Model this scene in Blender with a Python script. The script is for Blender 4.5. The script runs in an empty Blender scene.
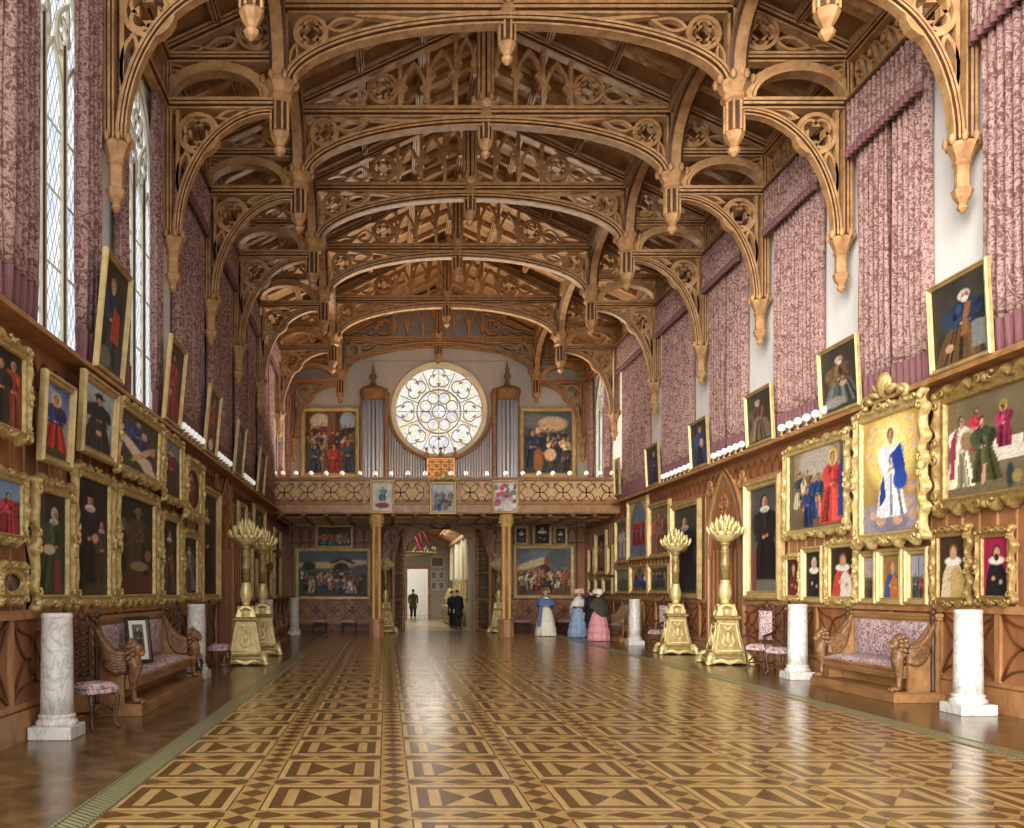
import bpy, bmesh, math, random
import numpy as np
from mathutils import Vector, Matrix
sc = bpy.context.scene
COL = sc.collection
PI = math.pi
sin, cos, sqrt = math.sin, math.cos, math.sqrt

# ------------------------------------------------------------------ camera, light, exposure
F_PX, VPX, VPY, EYE = 900.0, 386.0, 591.0, 1.6
cam_data = bpy.data.cameras.new('camera'); cam = bpy.data.objects.new('camera', cam_data); COL.objects.link(cam)
cam.location = (0, 0, EYE); cam.rotation_euler = (PI/2, 0, 0)
cam_data.sensor_width = 36.0; cam_data.lens = F_PX/1024*36.0
cam_data.shift_x = (512-VPX)/1024; cam_data.shift_y = (VPY-414)/1024
cam_data.clip_end = 200
sc.camera = cam
sc.view_settings.view_transform = 'Standard'; sc.view_settings.look = 'None'
sc.view_settings.gamma = 1.0; sc.view_settings.exposure = 0.22; sc.view_settings.use_curve_mapping = False
world = bpy.data.worlds.new('sky'); sc.world = world; world.use_nodes = True
bg = world.node_tree.nodes['Background']; bg.inputs[0].default_value = (0.93, 0.95, 1.0, 1); bg.inputs[1].default_value = 0.9

def light(kind, name, loc, rot, energy, color=(1, 1, 1), sx=1, sy=1, angle=0.5, spread=PI):
    d = bpy.data.lights.new(name, kind); d.energy = energy; d.color = color
    if kind == 'AREA': d.shape = 'RECTANGLE'; d.size = sx; d.size_y = sy; d.spread = spread
    if kind == 'SUN': d.angle = angle
    o = bpy.data.objects.new(name, d); COL.objects.link(o); o.location = loc; o.rotation_euler = rot
    return o
def aim(dirv):
    return Vector(dirv).to_track_quat('-Z', 'Y').to_euler()
# daylight through the open near end of the hall, low and soft, from the window side
light('SUN', 'daylight', (0, 0, 20), aim((0.64, 1.0, -0.13)), 4.5, (1.0, 0.96, 0.9), angle=math.radians(34))
light('SUN', 'far_fill_sun', (0, 0, 22), aim((0.14, 1.0, -0.42)), 2.2, (1.0, 0.95, 0.87), angle=math.radians(40))  # second sun added to brighten the gallery, far wall and floor
# upward sun added to brighten the roof underside, imitating light off the ground
light('SUN', 'upward_fill_sun', (0, -5, 0), aim((0.10, 1.0, 0.27)), 1.9, (1.0, 0.93, 0.8), angle=math.radians(44))
# unseen fill light added behind the railing to brighten the far roof
light('AREA', 'hidden_roof_fill', (2.0, 32.3, 4.95), aim((0, -0.88, 0.5)), 900, (1.0, 0.93, 0.8), 6.5, 0.5)
# daylight in the room beyond the doorway
light('AREA', 'gallery_room_light', (2.0, 44.0, 4.6), aim((0, 0, -1)), 260, (1.0, 0.93, 0.8), 2.2, 7.0)

# ------------------------------------------------------------------ layout: hall of X from XL to XR, viewed along +Y
XL, XR, CX = -3.95, 8.1, 2.075
HALF = (XR-XL)/2
YFAR, YGAL = 36.0, 31.0
LEDGE_L, LEDGE_R = 4.38, 4.62
TRUSS_Y = [12.2, 15.45, 18.8, 22.3, 26.2, 30.8, 35.75]
def at_depth(px, py, Y):
    return Vector(((px-VPX)*Y/F_PX, Y, EYE+(VPY-py)*Y/F_PX))

# ------------------------------------------------------------------ mesh builder
class MB:
    def __init__(s): s.v = []; s.f = []; s.sm = []; s.mi = []; s.M = None
    def add(s, vs, fs, smooth=False, mi=None):
        n = len(s.v); M = s.M
        if M is not None: vs = [M @ Vector(p) for p in vs]
        s.v.extend([(p[0], p[1], p[2]) for p in vs])
        for k, f in enumerate(fs): s.f.append([i+n for i in f]); s.sm.append(smooth); s.mi.append(mi[k] if mi else 0)
    def box(s, x0, y0, z0, x1, y1, z1):
        s.add([(x0,y0,z0),(x1,y0,z0),(x1,y1,z0),(x0,y1,z0),(x0,y0,z1),(x1,y0,z1),(x1,y1,z1),(x0,y1,z1)],
              [(0,3,2,1),(4,5,6,7),(0,1,5,4),(1,2,6,5),(2,3,7,6),(3,0,4,7)])
    def sweep(s, path, prof, N=(0,1,0), closed=False, smooth=False, scale=None, dark=()):
        N = Vector(N).normalized(); P = [Vector(p) for p in path]; n = len(P); m = len(prof); vs = []
        for i in range(n):
            if closed: a, b = P[i]-P[i-1], P[(i+1) % n]-P[i]
            else:
                a = P[i]-P[i-1] if i else P[1]-P[0]
                b = P[i+1]-P[i] if i < n-1 else P[-1]-P[-2]
            a = a.normalized(); b = b.normalized()
            s1, s2 = N.cross(a), N.cross(b)
            d = 1+s1.dot(s2)
            mt = (s1+s2)/max(d, 0.35)
            k = scale[i] if scale else 1.0
            for (pa, pb) in prof: vs.append(P[i]+mt*(pa*k)+N*(pb*k))
        fs = []
        for i in range(n if closed else n-1):
            j = (i+1) % n
            for q in range(m):
                r = (q+1) % m
                fs.append((i*m+q, i*m+r, j*m+r, j*m+q))
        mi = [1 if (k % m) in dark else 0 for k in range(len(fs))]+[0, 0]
        if not closed:
            fs.append(tuple(range(m))[::-1]); fs.append(tuple((n-1)*m+q for q in range(m)))
        s.add(vs, fs, smooth, mi)
    def bar(s, path, w, d, N=(0,1,0), closed=False):
        s.sweep(path, [(-w/2,-d/2),(w/2,-d/2),(w/2,d/2),(-w/2,d/2)], N, closed)
    def beam(s, path, w, d, N=(0,1,0), closed=False):      # moulded timber: stepped rolls on every side
        s.sweep(path, [(-.5*w,-.32*d),(-.34*w,-.32*d),(-.27*w,-.5*d),(-.06*w,-.5*d),(0,-.42*d),(.06*w,-.5*d),(.27*w,-.5*d),(.34*w,-.32*d),(.5*w,-.32*d),
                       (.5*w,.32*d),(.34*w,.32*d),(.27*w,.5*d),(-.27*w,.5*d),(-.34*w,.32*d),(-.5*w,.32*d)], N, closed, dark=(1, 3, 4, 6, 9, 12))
    def tube(s, path, r, n=8, cap=True, smooth=True):
        P = [Vector(p) for p in path]; k = len(P)
        R = r if isinstance(r, (list, tuple)) else [r]*k
        t = (P[1]-P[0]).normalized()
        u = t.cross(Vector((0.3, 0.9, 0.31))).normalized(); vs = []
        for i in range(k):
            t = (P[min(i+1, k-1)]-P[max(i-1, 0)]).normalized()
            u = (u-t*u.dot(t)).normalized(); w = t.cross(u)
            for q in range(n):
                a = 2*PI*q/n; vs.append(P[i]+(u*cos(a)+w*sin(a))*R[i])
        fs = [(i*n+q, i*n+(q+1) % n, (i+1)*n+(q+1) % n, (i+1)*n+q) for i in range(k-1) for q in range(n)]
        if cap: fs.append(tuple(range(n))[::-1]); fs.append(tuple((k-1)*n+q for q in range(n)))
        s.add(vs, fs, smooth)
    def lathe(s, prof, n=16, c=(0,0,0), mod=None, smooth=True, rot=0.0):
        vs = []
        for (r, z) in prof:
            for q in range(n):
                a = 2*PI*q/n+rot; rr = r*(mod(a, z) if mod else 1)
                vs.append((c[0]+rr*cos(a), c[1]+rr*sin(a), c[2]+z))
        k = len(prof)
        fs = [(i*n+q, i*n+(q+1) % n, (i+1)*n+(q+1) % n, (i+1)*n+q) for i in range(k-1) for q in range(n)]
        fs.append(tuple(range(n))[::-1]); fs.append(tuple((k-1)*n+q for q in range(n)))
        s.add(vs, fs, smooth)
    def ball(s, c, r, n=10, m=7):
        r = r if isinstance(r, (list, tuple)) else (r, r, r); vs = []
        for i in range(m+1):
            th = PI*i/m
            for q in range(n):
                a = 2*PI*q/n
                vs.append((c[0]+r[0]*sin(th)*cos(a), c[1]+r[1]*sin(th)*sin(a), c[2]+r[2]*cos(th)))
        s.add(vs, [(i*n+q, (i+1)*n+q, (i+1)*n+(q+1) % n, i*n+(q+1) % n) for i in range(m) for q in range(n)], True)
    def prism(s, poly, y0, y1):                            # polygon in the XZ plane given depth along Y
        n = len(poly)
        vs = [(p[0], y0, p[1]) for p in poly]+[(p[0], y1, p[1]) for p in poly]
        s.add(vs, [tuple(range(n)), tuple(range(n, 2*n))[::-1]]+[(i, (i+1) % n, n+(i+1) % n, n+i) for i in range(n)])
    def grid(s, fn, nu, nv, smooth=True):
        s.add([fn(i/nu, j/nv) for j in range(nv+1) for i in range(nu+1)],
              [(j*(nu+1)+i, j*(nu+1)+i+1, (j+1)*(nu+1)+i+1, (j+1)*(nu+1)+i) for j in range(nv) for i in range(nu)], smooth)

def obj(name, mb, mat, parent=None, bevel=0, solid=0, recalc=True):
    me = bpy.data.meshes.new(name); me.from_pydata(mb.v, [], mb.f)
    me.polygons.foreach_set('use_smooth', mb.sm)
    if recalc:
        b = bmesh.new(); b.from_mesh(me)
        bmesh.ops.recalc_face_normals(b, faces=b.faces); b.to_mesh(me); b.free()
    me.materials.append(mat)
    if any(mb.mi): me.materials.append(HOLLOW); me.polygons.foreach_set('material_index', mb.mi)
    me.update()
    o = bpy.data.objects.new(name, me); COL.objects.link(o)
    if parent: o.parent = parent
    if bevel:
        m = o.modifiers.new('bevel', 'BEVEL'); m.width = bevel; m.segments = 2; m.limit_method = 'ANGLE'
    if solid:
        m = o.modifiers.new('solid', 'SOLIDIFY'); m.thickness = solid
    return o
def tag(o, label, cat, group=None, kind=None):
    o['label'] = label; o['category'] = cat
    if group: o['group'] = group
    if kind: o['kind'] = kind
    return o
def thing(name, label, cat, loc=(0,0,0), rotz=0.0, group=None, scale=1.0):
    o = bpy.data.objects.new(name, None); COL.objects.link(o); o.empty_display_size = 0.2
    o.location = loc; o.rotation_euler = (0, 0, rotz); o.scale = (scale,)*3
    return tag(o, label, cat, group)
def struct(name, mb, mat, **k):
    o = obj(name, mb, mat, **k); o['kind'] = 'structure'
    return o
def dup(root, loc, rotz, label, group=None, scale=None):
    kids = {}
    for c in bpy.data.objects:
        if c.parent: kids.setdefault(c.parent, []).append(c)
    def rec(o, par):
        c = o.copy(); COL.objects.link(c)
        if par: c.parent = par
        for k in kids.get(o, []): rec(k, c)
        return c
    r = rec(root, None); r.location = loc; r.rotation_euler = (0, 0, rotz); r['label'] = label
    if group: r['group'] = group
    if scale: r.scale = scale if isinstance(scale, tuple) else (scale,)*3
    return r
def arc(cx, cz, rx, rz, a0, a1, n, y=0.0):
    return [(cx+rx*cos(a0+(a1-a0)*i/n), y, cz+rz*sin(a0+(a1-a0)*i/n)) for i in range(n+1)]
def pointed(x0, x1, z0, zs, zt, n=8, y=0.0):               # pointed arch outline, up one jamb and down the other
    c = (x0+x1)/2; h = (x1-x0)/2; H = zt-zs
    pts = [(x0, y, z0)] if zs > z0 else []
    R = (h*h+H*H)/(2*h)
    A = math.atan2(H, R-h) if R > h else math.atan2(H, R-h)
    for i in range(n+1):
        a = A*i/n; pts.append((x0+R-R*cos(a), y, zs+R*sin(a)))
    for i in range(n-1, -1, -1):
        a = A*i/n; pts.append((x1-R+R*cos(a), y, zs+R*sin(a)))
    if zs > z0: pts.append((x1, y, z0))
    return pts
def foil(cx, cz, r, k=4, rot=0.0, n=7, y=0.0, lobe=0.5):   # outline of a k-lobed foil
    pts = []
    for q in range(k):
        a = rot+2*PI*q/k
        ox, oz = cx+r*lobe*cos(a), cz+r*lobe*sin(a); rr = r*(1-lobe)
        half = PI/2+PI/k*0.55
        for i in range(n+1):
            b = a-half+2*half*i/n; pts.append((ox+rr*cos(b), y, oz+rr*sin(b)))
    return pts
def dagger(x0, z0, x1, z1, w, n=6, y=0.0):                 # leaf-shaped opening outline from one tip to the other
    dx, dz = x1-x0, z1-z0; L = sqrt(dx*dx+dz*dz); tx, tz = dx/L, dz/L; pts = []
    for i in range(n+1):
        t = i/n; o = w/2*sin(PI*t**0.8); pts.append((x0+dx*t-tz*o, y, z0+dz*t+tx*o))
    for i in range(n-1, 0, -1):
        t = i/n; o = -w/2*sin(PI*t**0.8); pts.append((x0+dx*t-tz*o, y, z0+dz*t+tx*o))
    return pts

# ------------------------------------------------------------------ materials
def new_mat(name):
    m = bpy.data.materials.new(name); m.use_nodes = True
    nt = m.node_tree; return m, nt, nt.nodes['Principled BSDF']
def srgb(r, g, b):
    f = lambda c: ((c/255)/12.92 if c/255 <= 0.04045 else ((c/255+0.055)/1.055)**2.4)
    return (f(r), f(g), f(b))
def ramp(nt, fac, stops):
    r = nt.nodes.new('ShaderNodeValToRGB'); e = r.color_ramp.elements
    e[0].position, e[0].color = stops[0][0], (*stops[0][1], 1); e[1].position, e[1].color = stops[-1][0], (*stops[-1][1], 1)
    for p, c in stops[1:-1]: x = e.new(p); x.color = (*c, 1)
    nt.links.new(fac, r.inputs[0]); return r.outputs[0]
def coords(nt, scale=(1,1,1)):
    t = nt.nodes.new('ShaderNodeTexCoord'); mp = nt.nodes.new('ShaderNodeMapping'); mp.inputs['Scale'].default_value = scale
    nt.links.new(t.outputs['Object'], mp.inputs[0]); return mp.outputs[0]
def noise(nt, vec, scale, detail=4, rough=0.6, dist=0.0):
    n = nt.nodes.new('ShaderNodeTexNoise'); n.inputs['Scale'].default_value = scale; n.inputs['Detail'].default_value = detail
    n.inputs['Roughness'].default_value = rough; n.inputs['Distortion'].default_value = dist
    nt.links.new(vec, n.inputs['Vector']); return n.outputs['Fac']
def mottled(name, c0, c1, scale=3, stretch=(1,1,1), rough=0.6, metal=0.0, bump=0.0, spec=0.4, lo=0.3, hi=0.7):
    m, nt, p = new_mat(name); v = coords(nt, stretch); f = noise(nt, v, scale, 5, 0.62)
    nt.links.new(ramp(nt, f, [(lo, c0), (hi, c1)]), p.inputs['Base Color'])
    p.inputs['Roughness'].default_value = rough; p.inputs['Metallic'].default_value = metal; p.inputs['Specular IOR Level'].default_value = spec
    if bump:
        b = nt.nodes.new('ShaderNodeBump'); b.inputs['Strength'].default_value = bump; b.inputs['Distance'].default_value = 0.02
        nt.links.new(f, b.inputs['Height']); nt.links.new(b.outputs[0], p.inputs['Normal'])
    return m
class E:                                                    # tiny expression wrapper over math nodes
    def __init__(s, nt, sock): s.nt, s.k = nt, sock
    def op(s, o, *a):
        n = s.nt.nodes.new('ShaderNodeMath'); n.operation = o
        for i, x in enumerate((s,)+a):
            if isinstance(x, E): s.nt.links.new(x.k, n.inputs[i])
            else: n.inputs[i].default_value = x
        return E(s.nt, n.outputs[0])
    def __add__(s, o): return s.op('ADD', o)
    def __sub__(s, o): return s.op('SUBTRACT', o)
    def __mul__(s, o): return s.op('MULTIPLY', o)
    def __truediv__(s, o): return s.op('DIVIDE', o)
    def fr(s): return s.op('FRACT')
    def ab(s): return s.op('ABSOLUTE')
    def gt(s, o): return s.op('GREATER_THAN', o)
    def lt(s, o): return s.op('LESS_THAN', o)
    def mn(s, o): return s.op('MINIMUM', o)
    def mx(s, o): return s.op('MAXIMUM', o)
    def inv(s): return (s*-1.0)+1.0
def sel(c, a, b):                                           # c ? a : b on values
    return c*a+c.inv()*b if isinstance(b, E) else c*a+c.inv()*b
def xyz(nt):
    t = nt.nodes.new('ShaderNodeTexCoord'); s = nt.nodes.new('ShaderNodeSeparateXYZ'); nt.links.new(t.outputs['Object'], s.inputs[0])
    return [E(nt, o) for o in s.outputs], t.outputs['Object']

HOLLOW = mottled('dark_hollows', srgb(60, 38, 24), srgb(86, 56, 36), 6, (1, 1, 1), .6)  # darker brown for beam grooves and recessed pendant faces
OAK = mottled('roof_oak', srgb(140, 100, 64), srgb(196, 152, 104), 5, (1, 1, 1), 0.5, spec=0.4)
BOARDS = mottled('ceiling_boards', srgb(128, 90, 56), srgb(176, 130, 80), 2.2, (1, 1, 1), 0.7)
SHADEPLASTER = mottled('shaded_plaster', srgb(166, 164, 158), srgb(184, 182, 176), 1.3, (1, 1, 0.4), 0.9, spec=0.1)  # the far wall's shade is put into this plaster colour
PANEL = mottled('wall_panelling', srgb(122, 78, 48), srgb(166, 112, 72), 4, (1, 1, 0.25), 0.45, spec=0.4)
MOULD = mottled('panel_moulding', srgb(140, 94, 56), srgb(186, 138, 92), 5, (1, 1, 0.5), 0.4, spec=0.4)
GROOVE = mottled('carved_lines', srgb(84, 46, 22), srgb(116, 70, 36), 5, (1, 1, 1), 0.5)
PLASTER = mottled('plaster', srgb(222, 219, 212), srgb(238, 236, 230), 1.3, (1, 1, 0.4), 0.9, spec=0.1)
GILT = mottled('gilt', srgb(152, 124, 70), srgb(216, 192, 130), 14, (1, 1, 1), 0.4, metal=0.2, bump=0.35)
BRONZE_GILT = mottled('dull_gilt', srgb(120, 92, 50), srgb(178, 148, 90), 14, (1, 1, 1), 0.45, metal=0.3, bump=0.3)
PLAINGILT = mottled('plain_gilt', srgb(158, 132, 82), srgb(202, 176, 120), 5, (1, 1, 1), 0.4, metal=0.2)
DARKWOOD = mottled('dark_walnut', srgb(52, 32, 22), srgb(92, 60, 40), 6, (1, 1, 0.4), 0.42, spec=0.45)
BENCHWOOD = mottled('bench_oak', srgb(120, 80, 46), srgb(172, 128, 82), 5, (0.3, 1, 1), 0.45, spec=0.4)
CREAM = mottled('cream_stone', srgb(214, 206, 180), srgb(234, 228, 206), 3, (1, 1, 1), 0.8)
TIN = mottled('organ_tin', srgb(134, 148, 178), srgb(200, 210, 226), 3, (2, 2, 0.1), 0.28, metal=0.2)
IRON = mottled('dark_iron', srgb(48, 54, 50), srgb(84, 92, 84), 8, (1, 1, 1), 0.5, metal=0.3)
def marble():
    m, nt, p = new_mat('veined_marble'); v = coords(nt, (1, 1, 0.6)); f = noise(nt, v, 4.5, 6, 0.6, 1.2)
    d = (E(nt, f)-0.5).ab()
    c = ramp(nt, d.k, [(0.0, srgb(176, 172, 164)), (0.03, srgb(212, 208, 200)), (0.3, srgb(232, 229, 222))])
    nt.links.new(c, p.inputs['Base Color']); p.inputs['Roughness'].default_value = 0.35
    return m
MARBLE = marble()
def damask(name, dark, mid, light_, scale, trans=0.0):
    m, nt, p = new_mat(name); v = coords(nt, (1, 1, 1)); f = noise(nt, v, scale, 2.5, 0.55, 1.6)
    w = (E(nt, f)-0.5).ab()
    c = ramp(nt, w.k, [(0.0, light_), (0.025, light_), (0.06, mid), (0.14, dark), (0.3, mid)])
    nt.links.new(c, p.inputs['Base Color']); p.inputs['Roughness'].default_value = 0.85; p.inputs['Specular IOR Level'].default_value = 0.15
    return m
CURTAIN = damask('mauve_damask', srgb(108, 70, 70), srgb(140, 104, 98), srgb(174, 146, 136), 9.0)
UPHOL = damask('rose_upholstery', srgb(116, 72, 84), srgb(164, 128, 134), srgb(212, 194, 188), 14)
BAND = mottled('pleated_band', srgb(104, 64, 68), srgb(136, 94, 94), 8, (6, 6, 0.3), 0.9)
def globe_mat():
    m, nt, p = new_mat('opal_glass'); p.inputs['Base Color'].default_value = (*srgb(242, 242, 238), 1); p.inputs['Roughness'].default_value = 0.2
    p.inputs['Emission Color'].default_value = (1, 1, 0.97, 1); p.inputs['Emission Strength'].default_value = 0.35
    return m
OPAL = globe_mat()
def paint_mat():
    m, nt, p = new_mat('oil_paint'); a = nt.nodes.new('ShaderNodeAttribute'); a.attribute_name = 'paint'
    nt.links.new(a.outputs['Color'], p.inputs['Base Color']); p.inputs['Roughness'].default_value = 0.5; p.inputs['Specular IOR Level'].default_value = 0.2
    return m
PAINT = paint_mat()
def flat(name, c, rough=0.7, spec=0.3, var=0.12):
    return mottled(name, tuple(x*(1-var) for x in c), tuple(min(1, x*(1+var)) for x in c), 9, (1, 1, 1), rough, spec=spec)

def parquet():
    m, nt, p = new_mat('parquet'); (x, y, z), raw = xyz(nt); P = 1.115; sw = 0.2
    cu = ((x-0.07)/P+100.0).fr(); cv = ((y-6.43)/P+100.0).fr()
    su = (cu-0.5).ab(); sv = (cv-0.5).ab()                     # 0 at tile centre, 0.5 on strip axis
    in_u = su.gt(0.5-sw/2); in_v = sv.gt(0.5-sw/2)
    tu = (cu-0.5).ab()*(2/(1-sw)); tv = (cv-0.5).ab()*(2/(1-sw))
    tri = (tu/0.42).gt(tv/0.62)
    core = sel(tri, 0.12, 0.85)
    t1 = sel(tu.gt(0.46), 0.85, core)                           # light bar beside the core
    t1 = sel(tv.gt(0.62), 0.3, t1)
    t2 = sel(tu.gt(0.66), 0.1, t1)                              # dark bar
    t3 = sel(tu.gt(0.86).mx(tv.gt(0.8)), 0.95, t2)              # light border
    t3 = sel(tu.gt(0.97).mx(tv.gt(0.96)), 0.0, t3)
    au = (su*-1.0+0.5)*(2/sw); bv = ((cv*4.0).fr()-0.5).ab()*2.0
    dv = (au+bv).lt(0.95); sv1 = sel(dv, 0.1, 0.75)
    av = (sv*-1.0+0.5)*(2/sw); bu = ((cu*3.0).fr()-0.5).ab()*2.0
    dh = (av+bu).lt(0.95); sh1 = sel(dh, 0.15, 0.8)
    pat = sel(in_u, sv1, sel(in_v, sh1, t3))
    n = E(nt, noise(nt, coords(nt, (3, 0.6, 1)), 5, 4)); val = pat*0.85+(n-0.5)*0.5
    c = ramp(nt, val.k, [(0.0, srgb(90, 60, 30)), (0.3, srgb(118, 84, 44)), (0.62, srgb(174, 136, 80)), (0.9, srgb(202, 168, 110))])
    nt.links.new(c, p.inputs['Base Color'])
    r = E(nt, noise(nt, raw, 2.0, 3))*0.14+0.13; nt.links.new(r.k, p.inputs['Roughness']); p.inputs['Specular IOR Level'].default_value = 0.55
    return m
PARQUET = parquet()
def side_floor():
    m, nt, p = new_mat('side_boards'); (x, y, z), raw = xyz(nt)
    k = (y/0.9).fr(); zig = (k-0.5).ab()*1.1; b = ((x+zig)/0.22+50.0).fr()
    line = (b-0.5).ab().gt(0.46); n = E(nt, noise(nt, coords(nt, (1, 0.5, 1)), 4, 4))
    st = ((x+zig)/0.22+50.0).op('FLOOR')*0.37; v = (st.fr()-0.5)*0.35+n-line*0.3
    c = ramp(nt, v.k, [(0.15, srgb(66, 48, 28)), (0.5, srgb(104, 78, 46)), (0.85, srgb(132, 102, 62))])
    nt.links.new(c, p.inputs['Base Color']); r = n*0.14+0.14; nt.links.new(r.k, p.inputs['Roughness']); p.inputs['Specular IOR Level'].default_value = 0.55
    return m
SIDE = side_floor()
def grating_mat():
    m, nt, p = new_mat('patterned_border'); (x, y, z), raw = xyz(nt)
    b = ((y+(x*0.9))/0.07).fr().gt(0.5); n = E(nt, noise(nt, raw, 9, 3))
    c = ramp(nt, (b*0.6+n*0.5).k, [(0.2, srgb(92, 90, 62)), (0.9, srgb(158, 152, 112))])
    nt.links.new(c, p.inputs['Base Color']); p.inputs['Roughness'].default_value = 0.3
    return m
GRATING = grating_mat()
def leaded(name, sx=7.0, sz=3.4):
    m, nt, p = new_mat(name); (x, y, z), raw = xyz(nt)
    a = ((y*sx)+(z*sz)).fr(); b = ((y*sx)-(z*sz)+100.0).fr()
    ln = (a-0.5).ab().gt(0.44).mx((b-0.5).ab().gt(0.44))
    n = E(nt, noise(nt, raw, 1.7, 3))
    c = ramp(nt, n.k, [(0.35, srgb(214, 226, 240)), (0.55, srgb(246, 247, 246)), (0.75, srgb(196, 212, 214))])
    mx = nt.nodes.new('ShaderNodeMix'); mx.data_type = 'RGBA'; nt.links.new(ln.k, mx.inputs[0]); nt.links.new(c, mx.inputs[6]); mx.inputs[7].default_value = (*srgb(96, 104, 110), 1)
    e = nt.nodes.new('ShaderNodeEmission'); nt.links.new(mx.outputs[2], e.inputs[0]); e.inputs[1].default_value = 1.0
    t = nt.nodes.new('ShaderNodeBsdfTransparent'); ms = nt.nodes.new('ShaderNodeMixShader'); ms.inputs[0].default_value = 0.97
    nt.links.new(t.outputs[0], ms.inputs[1]); nt.links.new(e.outputs[0], ms.inputs[2])
    nt.links.new(ms.outputs[0], nt.nodes['Material Output'].inputs[0])
    return m
LEADED = leaded('leaded_glass')
def stained():
    m, nt, p = new_mat('stained_glass'); t = nt.nodes.new('ShaderNodeTexCoord')
    v = nt.nodes.new('ShaderNodeTexVoronoi'); v.inputs['Scale'].default_value = 5.0; nt.links.new(t.outputs['Object'], v.inputs['Vector'])
    s = nt.nodes.new('ShaderNodeSeparateColor'); nt.links.new(v.outputs['Color'], s.inputs[0])
    c = ramp(nt, s.outputs[0], [(0.0, srgb(236, 236, 232)), (0.3, srgb(250, 250, 246)), (0.48, srgb(238, 232, 178)), (0.62, srgb(246, 246, 244)), (0.74, srgb(214, 208, 228)), (0.84, srgb(246, 242, 236)), (0.95, srgb(240, 226, 190)), (1.0, srgb(226, 196, 206))])
    v2 = nt.nodes.new('ShaderNodeTexVoronoi'); v2.feature = 'DISTANCE_TO_EDGE'; v2.inputs['Scale'].default_value = 5.0; nt.links.new(t.outputs['Object'], v2.inputs['Vector'])
    ln = E(nt, v2.outputs['Distance']).lt(0.025)
    mx = nt.nodes.new('ShaderNodeMix'); mx.data_type = 'RGBA'; nt.links.new(ln.k, mx.inputs[0]); nt.links.new(c, mx.inputs[6]); mx.inputs[7].default_value = (*srgb(196, 190, 180), 1)
    e = nt.nodes.new('ShaderNodeEmission'); nt.links.new(mx.outputs[2], e.inputs[0]); e.inputs[1].default_value = 0.95
    nt.links.new(e.outputs[0], nt.nodes['Material Output'].inputs[0])
    return m
STAINED = stained()
# ------------------------------------------------------------------ the setting
b = MB(); b.box(-2.02, -3, -0.12, 6.02, 36.0, 0); struct('floor', b, PARQUET)
for k, (x0, x1) in enumerate(((XL-0.3, -2.27), (6.27, XR+0.3))):
    b = MB(); b.box(x0, -3, -0.12, x1, 36.0, 0); struct('floor_'+('left', 'right')[k], b, SIDE)
for k, x0 in enumerate((-2.27, 6.02)):
    b = MB(); b.box(x0, -3, -0.12, x0+0.25, 36.0, 0.006); b.box(x0+0.01, -3, 0, x0+0.025, 36.0, 0.014); b.box(x0+0.225, -3, 0, x0+0.24, 36.0, 0.014)
    struct('trim_%d' % (k+1), b, GRATING)

RAF = lambda u: 13.6-0.46*abs(u)                            # underside of the roof at distance u from the ridge
WTOP = 11.3
def wall_with_windows(name, x0, x1, spans, y0=6.7, y1=36.0):
    b = MB(); b.M = Matrix(((0, 1, 0, 0), (1, 0, 0, 0), (0, 0, 1, 0), (0, 0, 0, 1)))   # build (y, x, z) in prism space
    cur = y0
    for (a, c, zs, zt) in spans:
        b.prism([(cur, 0), (a, 0), (a, WTOP), (cur, WTOP)], x0, x1)
        b.prism([(a, 0), (c, 0), (c, 4.5), (a, 4.5)], x0, x1)
        ar = [(p[0], p[2]) for p in pointed(a, c, zs, zs, zt, 10)]
        m = len(ar)//2
        b.prism([(a, WTOP)]+ar[:m+1]+[((a+c)/2, WTOP)], x0, x1)
        b.prism([((a+c)/2, WTOP)]+ar[m:]+[(c, WTOP)], x0, x1)
        cur = c
    b.prism([(cur, 0), (y1, 0), (y1, WTOP), (cur, WTOP)], x0, x1)
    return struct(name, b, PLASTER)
WIN_L = [(9.75, 11.75, 8.05, 9.75), (13.55, 15.28, 8.05, 9.75), (33.0, 34.8, 8.2, 9.9)]
WIN_R = [(33.0, 34.8, 8.2, 9.9)]
wall_with_windows('wall_left', XL-0.35, XL, WIN_L); wall_with_windows('wall_right', XR, XR+0.35, WIN_R)
def window(n, x, side, a, c, zs, zt):
    xo = x-side*0.06
    mp = Matrix(((0, 1, 0, xo), (1, 0, 0, 0), (0, 0, 1, 0), (0, 0, 0, 1)))
    b = MB(); b.M = mp; ar = [(p[0], p[2]) for p in pointed(a, c, 4.5, zs, zt, 12)]; m = len(ar)
    b.prism(ar, -0.01, 0.01)
    root = struct('window_%d' % n, b, LEADED)
    f = MB(); f.M = mp; w = (c-a)/3; N = (0, 1, 0)
    f.beam(pointed(a, c, 4.5, zs, zt, 12), 0.16, 0.2, N)
    for i in (1, 2): f.beam([(a+w*i, 0, 4.5), (a+w*i, 0, zs+0.25)], 0.09, 0.16, N)
    for i in range(3): f.bar(pointed(a+w*i+0.03, a+w*(i+1)-0.03, zs-0.75, zs-0.5, zs+0.15, 6), 0.05, 0.1, N)
    cx = (a+c)/2
    for i in (-1, 1):
        f.bar(dagger(cx+i*w*0.25, zs+0.1, cx+i*w*0.75, zs+0.85, 0.34), 0.05, 0.1, N, True)
        f.bar(foil(cx+i*w*0.55, zs+0.42, 0.2, 4), 0.035, 0.08, N, True)
    f.bar(foil(cx, zs+0.95, 0.27, 4, PI/4), 0.05, 0.1, N, True); f.bar(dagger(cx, zs+1.2, cx, zt-0.1, 0.2), 0.04, 0.08, N, True)
    for z in (5.5, 6.4, 7.2): f.bar([(a, 0, z), (c, 0, z)], 0.025, 0.05, N)
    o = obj('window_tracery', f, CREAM, root)
n = 0
for sp in WIN_L: n += 1; window(n, XL, 1, *sp)
n += 1; window(n, XR, -1, *WIN_R[0])

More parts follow.
